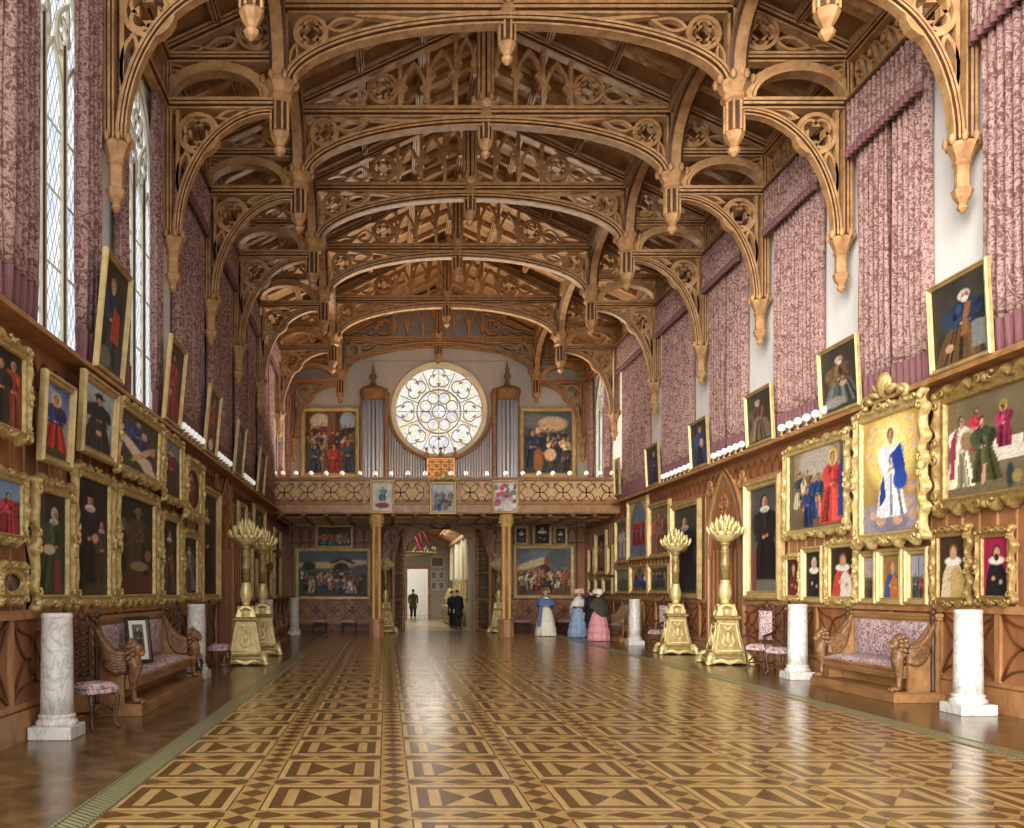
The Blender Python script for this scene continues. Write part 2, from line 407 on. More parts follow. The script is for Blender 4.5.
LEAD = flat('tracery_stone', srgb(186, 182, 164), 0.8)
# far wall: gable over a doorway below and a round opening above
RC = Vector((2.12, 36.0, 8.8)); RR = 1.74
b = MB()
DX0, DX1, DZS, DZT = 0.74, 3.56, 3.1, 4.12
ar = [(p[0], p[2]) for p in arc((DX0+DX1)/2, DZS, (DX1-DX0)/2, DZT-DZS, PI, 0, 12)]
b.prism([(XL-.3, 0), (DX0, 0), (DX0, 5.4), (XL-.3, 5.4)], 36.0, 36.4); b.prism([(DX1, 0), (XR+.3, 0), (XR+.3, 5.4), (DX1, 5.4)], 36.0, 36.4)
b.prism([(DX0, 5.4)]+ar[:7]+[((DX0+DX1)/2, 5.4)], 36.0, 36.4); b.prism([((DX0+DX1)/2, 5.4)]+ar[6:]+[(DX1, 5.4)], 36.0, 36.4)
k = 24
rl = [(RC.x+RR*cos(PI/2+PI*i/k), RC.z+RR*sin(PI/2+PI*i/k)) for i in range(k+1)]
rr = [(RC.x+RR*cos(PI/2-PI*i/k), RC.z+RR*sin(PI/2-PI*i/k)) for i in range(k+1)]
b.prism([(XL-.3, 5.4), (RC.x, 5.4)]+rl[::-1]+[(RC.x, 14.0), (XL-.3, 11.0)], 36.0, 36.4)
b.prism([(RC.x, 5.4), (XR+.3, 5.4), (XR+.3, 11.0), (RC.x, 14.0)]+rr, 36.0, 36.4)
struct('wall_far', b, SHADEPLASTER)
# string line on the far wall
b = MB(); b.box(-0.8, 35.97, 10.785, 4.9, 36.0, 10.805); struct('trim_3', b, flat('grey_line', srgb(140, 136, 128)))

# round window: cream ring, stained glass, tracery of six lobes about a small wheel
b = MB(); b.M = Matrix.Translation((RC.x, 36.2, RC.z))
b.prism([(1.75*cos(2*PI*i/48), 1.75*sin(2*PI*i/48)) for i in range(48)], -0.01, 0.01)
rose = struct('window_5', b, STAINED)
b = MB(); b.M = Matrix.Translation((RC.x, 35.99, RC.z))
b.sweep(arc(0, 0, 1.85, 1.85, 0, 2*PI, 64)[:-1], [(-.12, -.02), (-.1, -.14), (.07, -.14), (.1, -.1), (.14, .02), (.14, .12), (-.12, .12)], (0, 1, 0), True)
obj('window_ring', b, CREAM, rose)
LEAD = flat('tracery_stone', srgb(186, 182, 164), 0.8)
b = MB(); b.M = Matrix.Translation((RC.x, 36.12, RC.z))
def ring(r, w, cx=0, cz=0, n=28): b.bar(arc(cx, cz, r, r, 0, 2*PI, n)[:-1], w, 0.12, (0, 1, 0), True)
ring(0.27, 0.045); ring(0.88, 0.055)
for q in range(8):
    a = PI/8+q*PI/4; ring(0.225, 0.03, 0.57*cos(a), 0.57*sin(a), 14)
for q in range(8):
    a = PI/2+q*PI/4
    b.bar(foil(1.32*cos(a), 1.32*sin(a), 0.43, 3, a, 6, lobe=0.42), 0.035, 0.12, (0, 1, 0), True)
    b.bar([(0.88*cos(a+PI/8), 0, 0.88*sin(a+PI/8)), (1.68*cos(a+PI/8), 0, 1.68*sin(a+PI/8))], 0.03, 0.08)
for q in range(4):
    a = q*PI/2; b.bar([(0.05*cos(a), 0, 0.05*sin(a)), (1.7*cos(a), 0, 1.7*sin(a))], 0.025, 0.05)
obj('window_tracery', b, LEAD, rose)

# ceiling boards, purlins and common rafters
b = MB(); Y0 = 8.0
for s in (-1, 1):
    pr = [(CX, 13.6+0.14), (CX+s*(HALF+.3), RAF(HALF+.3)+0.14), (CX+s*(HALF+.3), RAF(HALF+.3)+0.34), (CX, 13.6+0.34)]
    b.prism(pr, Y0, 36.4)
struct('ceiling', b, BOARDS)
b = MB()
for u in (0.0, 1.3, 2.6, 3.9, 4.95, 5.9):
    for s in ((-1, 1) if u else (1,)):
        w = 0.22 if u in (0.0, 3.9) else 0.17
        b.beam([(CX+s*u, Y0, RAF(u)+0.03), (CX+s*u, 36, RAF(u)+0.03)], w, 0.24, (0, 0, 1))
ys = [8.0]
for i in range(len(TRUSS_Y)):
    lo = TRUSS_Y[i-1] if i else 8.9
    for q in (1, 2, 3): ys.append(lo+(TRUSS_Y[i]-lo)*q/4)
for y in ys:
    for s in (-1, 1): b.bar([(CX, y, 13.6+.07), (CX+s*HALF, y, RAF(HALF)+.07)], 0.16, 0.2, (0, 1, 0))
struct('trim_4', b, OAK)

# openwork frieze and its two rails along both walls
for k, (x, s) in enumerate(((XL, 1), (XR, -1))):
    b = MB(); xo = x+s*0.16
    for z, w in ((9.94, 0.2), (10.72, 0.22)): b.beam([(xo, 8.6, z), (xo, 36, z)], w, 0.24, (1, 0, 0))
    b.M = Matrix(((0, 1, 0, x+s*0.1), (1, 0, 0, 0), (0, 0, 1, 0), (0, 0, 0, 1)))
    y = 8.8
    while y < 35.8:
        b.bar(dagger(y+0.03, 10.08, y+0.33, 10.6, 0.2, 5), 0.035, 0.07, (0, 1, 0), True)
        b.bar(arc(y+0.36, 10.22, 0.09, 0.09, 0, 2*PI, 8)[:-1], 0.03, 0.06, (0, 1, 0), True)
        b.bar(arc(y+0.02, 10.5, 0.08, 0.08, 0, 2*PI, 8)[:-1], 0.03, 0.06, (0, 1, 0), True)
        y += 0.4
    struct('trim_%d' % (5+k), b, OAK)

# wall panelling: planks, moulded ledge, blind arcade under it, dado with leaf tracery
def panelling(k, x, s, ledge, doors):
    mp = Matrix(((0, s, 0, x), (1, 0, 0, 0), (0, 0, 1, 0), (0, 0, 0, 1)))     # local (along, out, up)
    b = MB(); b.M = mp; y1 = 36.0
    b.box(6.7, 0, 0, y1, 0.05, ledge)
    struct('trim_%d' % k, b, PANEL)
    b = MB(); b.M = mp
    prof = [(-.2, 0), (-.16, .1), (-.1, .1), (-.06, .27), (.0, .34), (.05, .34), (.05, 0)]
    b.sweep([(6.7, 0, ledge), (y1, 0, ledge)], [(p[0], p[1]) for p in prof][::1], (0, 1, 0))
    b.box(6.7, 0.05, ledge-0.62, y1, 0.08, ledge-0.56); b.box(6.7, 0.05, 1.30, y1, 0.12, 1.40); b.box(6.7, 0.05, 0, y1, 0.10, 0.32); b.box(6.7, 0.05, .34, y1, 0.08, 0.40)
    y = 6.8
    while y < y1-0.3:
        if not any(a-0.1 < y < c+0.1 for a, c in doors): b.box(y-0.018, 0.05, 1.40, y+0.018, 0.07, ledge-0.6)
        y += 0.36
    y = 6.8; q = 0
    while y < y1-0.3:
        b.box(y-0.05, 0.05, 0.4, y+0.05, 0.09, 1.3); y += 1.25
    struct('trim_%d' % (k+1), b, MOULD)
    b = MB(); b.M = mp; y = 6.8
    while y < y1-0.3:
        b.bar(pointed(y+0.03, y+0.33, ledge-0.54, ledge-0.5, ledge-0.22, 5, 0.06), 0.035, 0.05, (0, 1, 0)); y += 0.36
    y = 6.8
    while y < y1-1.2:
        cx, cz = y+0.625, 0.86
        b.bar(dagger(cx, cz-0.2, cx, cz+0.2, 0.24, 6, 0.06), 0.025, 0.04, (0, 1, 0), True)
        for sx in (-1, 1):
            for sz in (-1, 1):
                b.bar([(cx+sx*0.56*t, 0.06, cz+sz*(0.17+0.26*t**0.5*(1-0.35*sin(PI*t)))) for t in [i/7 for i in range(8)]], 0.026, 0.04)
                b.bar([(cx+sx*(0.12+0.42*t), 0.06, cz+sz*0.40*(t**2.2)) for t in [i/7 for i in range(8)]], 0.026, 0.04)
        y += 1.25
    struct('trim_%d' % (k+2), b, GROOVE)
panelling(7, XL, 1, LEDGE_L, [(20.5, 22.5)]); panelling(10, XR, -1, LEDGE_R, [(20.2, 22.3)])
# blind pointed doors in both side walls
def side_door(n, x, s, a, c, zt):
    mp = Matrix(((0, s, 0, x+s*0.06), (1, 0, 0, 0), (0, 0, 1, 0), (0, 0, 0, 1)))
    b = MB(); b.M = mp; b.prism([(p[0], p[2]) for p in pointed(a, c, 0, 2.7, zt, 9)], 0, 0.05)
    for i in range(1, 7): b.box(a+(c-a)*i/7-.03, .05, 0.1, a+(c-a)*i/7+.03, .09, 2.6)
    for i in (0, 1):
        m = (a+c)/2; b.bar(pointed(a+.05+i*(c-a)/2, m-.05+i*(c-a)/2, 2.4, 2.5, 3.3, 6, .07), .05, .06)
    b.bar(foil((a+c)/2, 3.65, .24, 4, 0, 6, .07), .045, .06, (0, 1, 0), True)
    o = struct('door_%d' % n, b, PANEL)
    f = MB(); f.M = mp; f.beam(pointed(a-.06, c+.06, 0, 2.7, zt+.1, 9), .2, .2)
    for sx in (0, 1):
        f.bar(foil((a-.05, c+.05)[sx], 4.1, .2, 3, PI/2, 5, .03), .05, .05, (0, 1, 0), True)
    obj('door_frame', f, MOULD, o)
side_door(1, XL, 1, 20.6, 22.4, 4.2); side_door(2, XR, -1, 20.3, 22.2, 4.3)

# far wall below the gallery: planks, rails, blind arcade, lattice dado
for k, (x0, x1) in enumerate(((XL, DX0-.25), (DX1+.25, XR))):
    b = MB(); b.box(x0, 35.94, 0, x1, 36.0, 4.2); struct('trim_%d' % (13+2*k), b, PANEL)
    b = MB(); b.box(x0, 35.88, 1.30, x1, 35.94, 1.42); b.box(x0, 35.88, 0, x1, 35.94, .3); b.box(x0, 35.9, 3.5, x1, 35.94, 3.56)
    x = x0+0.2
    while x < x1: b.box(x-.03, 35.9, 1.42, x+.03, 35.94, 4.2); x += .36
    b.M = Matrix.Translation((0, 35.93, 0)); x = x0+0.2
    while x < x1-.36: b.bar(pointed(x+.03, x+.33, 3.7, 3.8, 4.15, 5), .05, .05); x += .36
    x = x0+.45
    while x < x1-.2:
        for q in range(4): b.bar(dagger(x, .82, x+.5*cos(q*PI/2+PI/4), .82+.46*sin(q*PI/2+PI/4), .2, 5), .03, .05, (0, 1, 0), True)
        b.bar(arc(x, .82, .12, .12, 0, 2*PI, 10)[:-1], .03, .05, (0, 1, 0), True); x += .72
    struct('trim_%d' % (14+2*k), b, GROOVE)
b = MB()
for s, k in ((0, 0), (1, 6)):
    e = (DX0-.25, DX1+.25)[s]; m = (DX0+DX1)/2
    if s == 0: b.prism([(DX0-.25, 0), (DX0, 0)]+[(p[0], p[1]) for p in ar[:7]]+[(m, 4.28), (DX0-.25, 4.28)], 35.94, 36.0)
    else: b.prism([(m, 4.28)]+[(p[0], p[1]) for p in ar[6:]]+[(DX1, 0), (DX1+.25, 0), (DX1+.25, 4.28)], 35.94, 36.0)
struct('trim_23', b, PANEL)
# door case of the far doorway, with roundels, and its two lattice leaves folded open
b = MB(); b.M = Matrix.Translation((0, 35.9, 0))
mx_ = (DX0+DX1)/2
b.beam([(DX0-.06, 0, 0), (DX0-.06, 0, DZS)]+arc(mx_, DZS, mx_-DX0+.06, DZT-DZS+.06, PI, 0, 14)+[(DX1+.06, 0, DZS), (DX1+.06, 0, 0)], .2, .2)
b.beam([(DX0-.25, 0, 4.15), (DX1+.25, 0, 4.15)], .16, .2)
for sx, x in ((-1, DX0-.5), (1, DX1+.5)):
    b.bar(arc(x, 3.72, .27, .27, 0, 2*PI, 16)[:-1], .07, .1, (0, 1, 0), True)
    b.bar([(x+sx*.35, 0, 2.6), (x+sx*.3, 0, 3.0), (x-sx*.0, 0, 3.4), (x-sx*.35, 0, 4.0)], .09, .1)
door = struct('door_3', b, MOULD)
for sx, hx, fx in ((-1, DX0-.05, .3), (1, DX1+.05, 4.0)):
    h = Vector((hx, 35.8, 0)); fr = Vector((fx, 34.65, 0)); d = (fr-h); L = d.length; d.normalize()
    nrm = Vector((-d.y, d.x, 0)); mp = Matrix(((d.x, nrm.x, 0, h.x), (d.y, nrm.y, 0, h.y), (0, 0, 1, 0.02), (0, 0, 0, 1)))
    b = MB(); b.M = mp
    top = lambda t: 4.0-1.15*(t/L)**1.6
    edge = [(0.04, 0, 0.04), (0.04, 0, top(0))]+[(L*t, 0, top(L*t)) for t in (.2, .4, .6, .8, 1)]+[(L, 0, 0.04)]
    b.bar(edge, .1, .08, (0, 1, 0), True); b.bar([(0, 0, 1.25), (L, 0, 1.25)], .08, .07); b.bar([(0, 0, 2.3), (L, 0, 2.3)], .05, .06)
    leaf = obj('door_leaf', b, MOULD, door)
    b = MB(); b.M = mp; nx = 5
    for i in range(1, nx): b.bar([(L*i/nx, 0, .1), (L*i/nx, 0, top(L*i/nx)-.02)], .035, .03)
    for j in range(1, 20):
        z = .1+.19*j; xm = L*min(1, max(.05, ((4.0-z)/1.15) if z > 2.85 else 1))
        b.bar([(0.04, 0, z), (min(L, xm), 0, z)], .03, .03)
    obj('door_lattice', b, IRON, leaf)

# ------------------------------------------------------------------ the room seen through the doorway
GREYWALL = flat('grey_wall', srgb(176, 168, 152), .9); FLOOR2 = mottled('pale_floor', srgb(150, 132, 104), srgb(186, 170, 140), 3, (1, 1, 1), .25)
b = MB(); b.box(-3, 36.0, -.12, 6, 62, 0); struct('floor_beyond', b, FLOOR2)
b = MB(); b.box(3.6, 36.4, 0, 3.9, 52, 4.4); struct('wall_beyond_right', b, GREYWALL)
b = MB(); b.box(-2.9, 36.4, 0, -2.6, 52, 4.4); struct('wall_beyond_left', b, GREYWALL)
b = MB()
b.box(-2.9, 52, 0, 1.15, 52.3, 6.2); b.box(2.5, 52, 0, 3.9, 52.3, 6.2); b.box(1.15, 52, 2.9, 2.5, 52.3, 6.2)
struct('wall_beyond_far', b, GREYWALL)
b = MB(); b.box(-1, 60, 0, 6, 60.3, 5); struct('wall_beyond_end', b, GREYWALL)
b = MB()
for s, xe in ((1, 3.9), (-1, -2.9)):
    b.prism([(.5, 5.9), (xe, 4.2), (xe, 4.4), (.5, 6.1)], 36.4, 52)
struct('ceiling_beyond', b, mottled('pale_boards', srgb(178, 150, 104), srgb(204, 180, 134), 3))
b = MB()
for y in [37.5+1.5*i for i in range(10)]:
    for xe in (3.7, -2.7): b.bar([(.5, y, 5.85), (xe, y, 4.2)], .14, .14)
for t in (.25, .5, .75):
    for xe in (3.7, -2.7): b.bar([(.5+(xe-.5)*t, 36.4, 5.85-1.65*t), (.5+(xe-.5)*t, 52, 5.85-1.65*t)], .1, .1, (0, 0, 1))
b.bar([(3.52, 36.5, 4.1), (3.52, 52, 4.1)], .16, .16, (1, 0, 0))
struct('trim_17', b, OAK)
b = MB()
b.bar([(1.15, 51.95, 0), (1.15, 51.95, 2.95), (2.5, 51.95, 2.95), (2.5, 51.95, 0)], .16, .12)
struct('trim_18', b, MOULD)
for i, y in enumerate((39.2, 42.0, 45.4, 49.0)):
    b = MB(); b.M = Matrix(((0, 1, 0, 3.58), (1, 0, 0, 0), (0, 0, 1, 0), (0, 0, 0, 1)))
    b.prism([(p[0], p[2]) for p in pointed(y-.32, y+.32, 2.2, 3.2, 3.95, 6)], -.01, .01)
    m, nt, p = new_mat('yellow_pane_%d' % i); p.inputs['Base Color'].default_value = (*srgb(226, 206, 130), 1); p.inputs['Emission Color'].default_value = (*srgb(250, 228, 150), 1); p.inputs['Emission Strength'].default_value = .5
    w = struct('window_%d' % (6+i), b, m)
    b = MB(); b.M = Matrix(((0, 1, 0, 3.55), (1, 0, 0, 0), (0, 0, 1, 0), (0, 0, 0, 1))); b.bar(pointed(y-.36, y+.36, 2.2, 3.2, 4.0, 6), .1, .1); b.bar([(y, 0, 2.2), (y, 0, 3.9)], .06, .08)
    obj('window_frame', b, CREAM, w)

# ------------------------------------------------------------------ organ gallery
b = MB(); b.box(XL, YGAL, 4.55, XR, 36, 4.75); struct('floor_gallery', b, BOARDS)
b = MB(); b.box(XL, YGAL+.25, 4.28, XR, 36, 4.55)
struct('ceiling_gallery', b, BOARDS)
b = MB(); x = XL+.3
while x < XR: b.bar([(x, YGAL+.25, 4.25), (x, 35.95, 4.25)], .14, .1, (0, 0, 1)); x += .78
for y in (32.3, 33.5, 34.7): b.bar([(XL, y, 4.25), (XR, y, 4.25)], .14, .1, (0, 0, 1))
struct('trim_19', b, OAK)
LATT = mottled('gallery_panel', srgb(192, 152, 100), srgb(220, 184, 132), 5, (1, 1, 1), .5)
b = MB(); b.box(XL, YGAL+.03, 4.28, XR, YGAL+.2, 5.4)
struct('trim_20', b, LATT)
b = MB()
b.beam([(XL, YGAL+.08, 5.45), (XR, YGAL+.08, 5.45)], .14, .36); b.box(XL, YGAL-.02, 4.28, XR, YGAL+.03, 4.58); b.beam([(XL, YGAL, 4.6), (XR, YGAL, 4.6)], .08, .16); b.beam([(XL, YGAL, 4.3), (XR, YGAL, 4.3)], .08, .16)
for x in (XL+.05, -.75, -.05, 1.35, 2.55, 3.75, 4.55, XR-.05): b.box(x-.05, YGAL-.03, 4.6, x+.05, YGAL+.03, 5.4)
struct('trim_21', b, MOULD)
b = MB(); b.M = Matrix.Translation((0, YGAL+.02, 0)); x = XL+.45
while x < XR-.2:
    for q in range(4): b.bar(dagger(x, 5.0, x+.42*cos(q*PI/2+PI/4), 5.0+.42*sin(q*PI/2+PI/4), .2, 5), .03, .05, (0, 1, 0), True)
    for q in range(4): b.bar(arc(x, 5.0, .38, .38, q*PI/2+.35, (q+1)*PI/2-.35, 5), .025, .05)
    x += .8
struct('trim_22', b, GROOVE)
# ------------------------------------------------------------------ hammer-beam roof trusses
def pendant_mb(b, u, tip, crown, r):
    h = crown-tip
    c = (u, 0, tip)
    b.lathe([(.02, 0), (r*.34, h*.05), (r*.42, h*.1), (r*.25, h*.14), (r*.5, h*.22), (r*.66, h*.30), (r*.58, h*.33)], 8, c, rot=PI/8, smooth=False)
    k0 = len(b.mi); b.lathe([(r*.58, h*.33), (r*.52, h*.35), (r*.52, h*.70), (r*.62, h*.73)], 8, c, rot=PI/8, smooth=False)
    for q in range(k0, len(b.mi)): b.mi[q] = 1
    for q in range(8):
        a = q*PI/4+PI/8; b.box(u+r*.58*cos(a)-.018, r*.58*sin(a)-.018, tip+h*.33, u+r*.58*cos(a)+.018, r*.58*sin(a)+.018, tip+h*.72)
    b.lathe([(r*.62, h*.72), (r*.85, h*.76), (r*.8, h*.82), (r*.72, h*.84), (r*.95, h*.93), (r*1.02, h*.95), (r*1.02, h), (r*.6, h)], 8, c, rot=PI/8, smooth=False)
    for q in range(8):
        a = q*PI/4+PI/8; b.ball((u+r*1.1*cos(a), r*1.1*sin(a), crown+.03), (.06, .06, .09), 6, 4)
def corbel_mb(b, u, tip):
    c = (u, 0, tip)
    b.lathe([(.015, 0), (.07, .06), (.05, .12), (.11, .2), (.14, .3), (.10, .34), (.10, .62), (.13, .66), (.11, .7), (.17, .84), (.19, .88), (.19, .93), (.12, .95)], 8, c, rot=PI/8, smooth=False)
    for q in range(8):
        a = q*PI/4+PI/8; b.ball((u+.2*cos(a), .2*sin(a), tip+.97), (.045, .045, .08), 6, 4)
H = 3.9; WU = HALF-.22
def build_truss(name, label, Yt, prev, last):
    root = thing(name, label, 'roof truss', (CX, Yt, 0), 0, 'carved oak roof trusses')
    for s in (-1, 1):
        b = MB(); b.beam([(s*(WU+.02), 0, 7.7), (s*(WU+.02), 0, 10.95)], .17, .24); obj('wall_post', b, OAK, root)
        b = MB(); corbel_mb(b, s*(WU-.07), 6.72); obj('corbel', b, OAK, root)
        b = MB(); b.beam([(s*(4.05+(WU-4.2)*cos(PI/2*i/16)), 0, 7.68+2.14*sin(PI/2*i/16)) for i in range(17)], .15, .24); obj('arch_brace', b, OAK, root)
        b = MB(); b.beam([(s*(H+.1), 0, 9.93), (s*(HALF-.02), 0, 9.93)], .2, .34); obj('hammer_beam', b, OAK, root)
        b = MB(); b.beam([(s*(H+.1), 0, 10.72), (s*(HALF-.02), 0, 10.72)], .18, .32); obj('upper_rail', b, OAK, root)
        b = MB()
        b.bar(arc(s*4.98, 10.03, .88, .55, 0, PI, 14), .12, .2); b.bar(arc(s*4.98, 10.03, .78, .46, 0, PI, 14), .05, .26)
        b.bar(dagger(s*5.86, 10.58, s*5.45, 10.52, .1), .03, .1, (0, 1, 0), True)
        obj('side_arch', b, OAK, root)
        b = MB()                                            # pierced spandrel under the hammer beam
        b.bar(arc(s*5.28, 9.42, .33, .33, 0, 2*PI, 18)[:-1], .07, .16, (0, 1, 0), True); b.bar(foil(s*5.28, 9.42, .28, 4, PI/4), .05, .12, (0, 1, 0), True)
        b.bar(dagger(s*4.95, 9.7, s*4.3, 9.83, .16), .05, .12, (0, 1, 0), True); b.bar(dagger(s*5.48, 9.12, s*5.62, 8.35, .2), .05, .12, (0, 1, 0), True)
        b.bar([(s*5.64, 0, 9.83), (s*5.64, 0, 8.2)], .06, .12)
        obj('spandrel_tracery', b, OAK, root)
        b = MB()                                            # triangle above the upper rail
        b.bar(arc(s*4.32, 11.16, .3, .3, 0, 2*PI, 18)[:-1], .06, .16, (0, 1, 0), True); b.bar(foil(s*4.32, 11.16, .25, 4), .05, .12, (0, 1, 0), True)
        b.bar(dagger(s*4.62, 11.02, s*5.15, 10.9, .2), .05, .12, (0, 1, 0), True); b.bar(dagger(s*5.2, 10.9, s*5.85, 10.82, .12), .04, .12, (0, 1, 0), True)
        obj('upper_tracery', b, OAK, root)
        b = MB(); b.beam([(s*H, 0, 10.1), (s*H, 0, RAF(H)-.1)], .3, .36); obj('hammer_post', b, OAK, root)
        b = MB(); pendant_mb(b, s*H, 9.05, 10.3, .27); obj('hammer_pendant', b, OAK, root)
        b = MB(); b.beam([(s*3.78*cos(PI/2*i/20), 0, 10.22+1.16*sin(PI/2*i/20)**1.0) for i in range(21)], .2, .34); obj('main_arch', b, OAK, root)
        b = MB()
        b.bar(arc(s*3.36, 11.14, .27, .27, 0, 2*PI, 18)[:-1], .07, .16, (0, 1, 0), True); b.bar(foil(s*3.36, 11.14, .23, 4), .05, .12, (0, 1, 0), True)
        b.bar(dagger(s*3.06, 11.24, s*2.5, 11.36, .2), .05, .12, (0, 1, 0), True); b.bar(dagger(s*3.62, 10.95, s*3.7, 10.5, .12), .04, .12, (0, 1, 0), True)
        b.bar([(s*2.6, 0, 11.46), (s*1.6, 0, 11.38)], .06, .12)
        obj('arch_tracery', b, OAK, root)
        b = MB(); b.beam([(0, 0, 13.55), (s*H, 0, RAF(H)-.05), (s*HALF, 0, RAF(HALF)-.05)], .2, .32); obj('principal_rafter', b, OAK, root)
        b = MB()                                            # gable tracery above the collar
        for u in (.62, 1.2, 1.78): b.bar([(s*u, 0, 11.7), (s*u, 0, RAF(u)-.12)], .08, .16)
        for u0, u1 in ((.18, .62), (.62, 1.2), (1.2, 1.78)):
            zt = RAF(u1)-.2
            e0, e1 = sorted((s*(u0+.04), s*(u1-.04))); b.bar(pointed(e0, e1, zt-.75, zt-.62, zt, 6), .07, .12)
            for e in (u0+.05, u1-.05): b.bar([(s*e, 0, zt-.4), (s*(e*.62+(u0+u1)*.19), 0, zt-.5), (s*e, 0, zt-.62)], .05, .1)
        b.bar(arc(s*2.14, 12.06, .3, .3, 0, 2*PI, 18)[:-1], .06, .16, (0, 1, 0), True); b.bar(foil(s*2.14, 12.06, .25, 4), .05, .12, (0, 1, 0), True)
        b.bar(dagger(s*2.46, 11.95, s*2.95, 11.9, .3), .05, .12, (0, 1, 0), True); b.bar(dagger(s*2.95, 11.85, s*3.7, 11.76, .14), .04, .12, (0, 1, 0), True)
        obj('gable_tracery', b, OAK, root)
        if prev:                                            # arch running along the hall to the next truss
            b = MB(); L = prev-Yt; n = 18
            pts = [(s*H, L/2-(L/2-.15)*cos(PI*i/n), 10.3+1.2*sin(PI*i/n)**.75) for i in range(n+1)]
            b.beam(pts, .2, .3, (1, 0, 0)); b.bar([(s*H, .1, 11.62), (s*H, L-.1, 11.62)], .16, .24, (1, 0, 0))
            b.M = Matrix(((0, 1, 0, s*H), (1, 0, 0, 0), (0, 0, 1, 0), (0, 0, 0, 1)))
            for e, g in ((.45, 1), (L-.45, -1)): b.bar(foil(e, 11.3, .22, 4), .045, .1, (0, 1, 0), True)
            obj('lengthwise_arch', b, OAK, root)
    b = MB(); b.beam([(-H, 0, 11.57), (H, 0, 11.57)], .24, .36); obj('collar_beam', b, OAK, root)
    b = MB(); b.beam([(0, 0, 11.6), (0, 0, 13.5)], .34, .36); obj('king_post', b, OAK, root)
    b = MB(); pendant_mb(b, 0, 10.62, 11.78, .25); obj('centre_pendant', b, OAK, root)
    return root
ORD = ['nearest', 'second', 'third', 'fourth', 'fifth', 'sixth', 'last']
TL = ['nearest carved oak roof truss, only its wall braces and side pendants in view',
      'second carved oak roof truss, the nearest with its whole collar arch in view',
      'third carved oak roof truss, between the dark near bays and the golden ones',
      'fourth carved oak roof truss in the middle of the golden ceiling bays',
      'fifth carved oak roof truss, two before the organ gallery front',
      'sixth carved oak roof truss directly above the organ gallery front',
      'last carved oak roof truss against the grey wall above the rose window']
for i, Yt in enumerate(TRUSS_Y):
    build_truss('roof_truss', TL[i], Yt, TRUSS_Y[i+1] if i < 6 else None, i == 6)

# ------------------------------------------------------------------ curtains and their pelmets
def side_frame(side):                                       # local (along, out, up) of a side wall -> rotation of a thing
    return PI/2 if side < 0 else -PI/2                      # local -y points into the hall
def curtain(label, side, y0, y1, zb, zt, group, out=0.13, seed=0, amp=.075):
    x = (XL+out) if side < 0 else (XR-out); W = y1-y0; rng = random.Random(seed); ph = rng.random()*6
    root = thing('curtain', label, 'curtain', (x, (y0+y1)/2, zb), side_frame(side), group)
    nf = max(3, round(W/.17)); hh = zt-zb
    def fn(u, v, d=0):
        z = v*hh; xx = (u-.5)*W*(1-.05*sin(PI*v)); return (xx, amp*sin(u*nf*2*PI+ph+.4*sin(v*5+u*7))*(.45+.55*min(1, z/1.2))-d, z)
    b = MB(); b.grid(lambda u, v: fn(u, .45/hh+v*(1-.45/hh)), nf*8, 14); dr = obj('drape', b, CURTAIN, root, solid=.02)
    b = MB(); b.grid(lambda u, v: (lambda p: (p[0]*1.02, p[1]*1.25-.01, p[2]))(fn(u, v*.45/hh)), nf*10, 3)
    obj('pleated_hem', b, BAND, dr, solid=.025)
    return root
def pelmet(label, side, y0, y1, group, out=0.3, seed=0, zt=9.84, drop=.95):
    x = (XL+out) if side < 0 else (XR-out); W = y1-y0+.14
    root = thing('curtain_pelmet', label, 'pelmet', (x, (y0+y1)/2, zt-drop), side_frame(side), group)
    nf = round(W/.13)
    b = MB(); b.grid(lambda u, v: ((u-.5)*W, .03*sin(u*nf*2*PI+seed), .12+v*(drop-.12)), nf*8, 5); va = obj('valance', b, CURTAIN, root, solid=.02)
    b = MB(); b.grid(lambda u, v: ((u-.5)*W*1.01, .045*sin(u*nf*2*PI+seed)-.012, v*.13), nf*8, 2); obj('fringe', b, BAND, va, solid=.02)
    b = MB(); b.box(-W/2, -.06, drop-.03, W/2, .06, drop+.03); obj('rail', b, DARKWOOD, root)
def closed_window(side, y0, y1, where, k):
    zb = (LEDGE_L if side < 0 else LEDGE_R)+.06; m = (y0+y1)/2; hall = 'shaded' if side < 0 else 'sunlit'
    g = 'closed curtains on the %s wall' % hall
    curtain('far half of closed curtains %s' % where, side, m+.02, y1, zb, 9.8, g, .13, k*2)
    curtain('near half of closed curtains %s' % where, side, y0, m-.02, zb, 9.8, g, .13, k*2+1)
    pelmet('gathered pelmet over closed curtains %s' % where, side, y0, y1, 'pelmets on the %s wall' % hall, seed=k)
RW = [(9.6, 11.95, 'at the picture edge on the sunlit wall'), (13.2, 15.15, 'between the saint in blue and seated bald saint'), (16.4, 18.45, 'past the seated bald saint, sunlit wall'),
      (19.95, 22.0, 'above the sunlit pointed side door'), (23.4, 25.9, 'above the sunlit pair of gold candelabra'), (27.3, 30.2, 'next to the gallery, sunlit wall')]
for k, (a, c, w) in enumerate(RW): closed_window(1, a, c, w, k)
LW = [(16.4, 18.5, 'past the second leaning painting, shaded wall'), (19.4, 21.9, 'past the third leaning painting, shaded wall'), (22.9, 25.8, 'past the fourth leaning painting, shaded wall'), (27.0, 30.3, 'next to the gallery, shaded wall')]
for k, (a, c, w) in enumerate(LW): closed_window(-1, a, c, w, k+10)
g = 'drawn-back curtains at the tall windows'
curtain('thick mauve curtain at the picture edge, before the nearest tall window', -1, 8.95, 9.75, LEDGE_L+.06, 9.8, g, .14, 31, .07)
curtain('pale-lit mauve curtain between the nearest tall window and the first corbel', -1, 11.2, 11.95, LEDGE_L+.06, 9.8, g, .14, 32, .07)
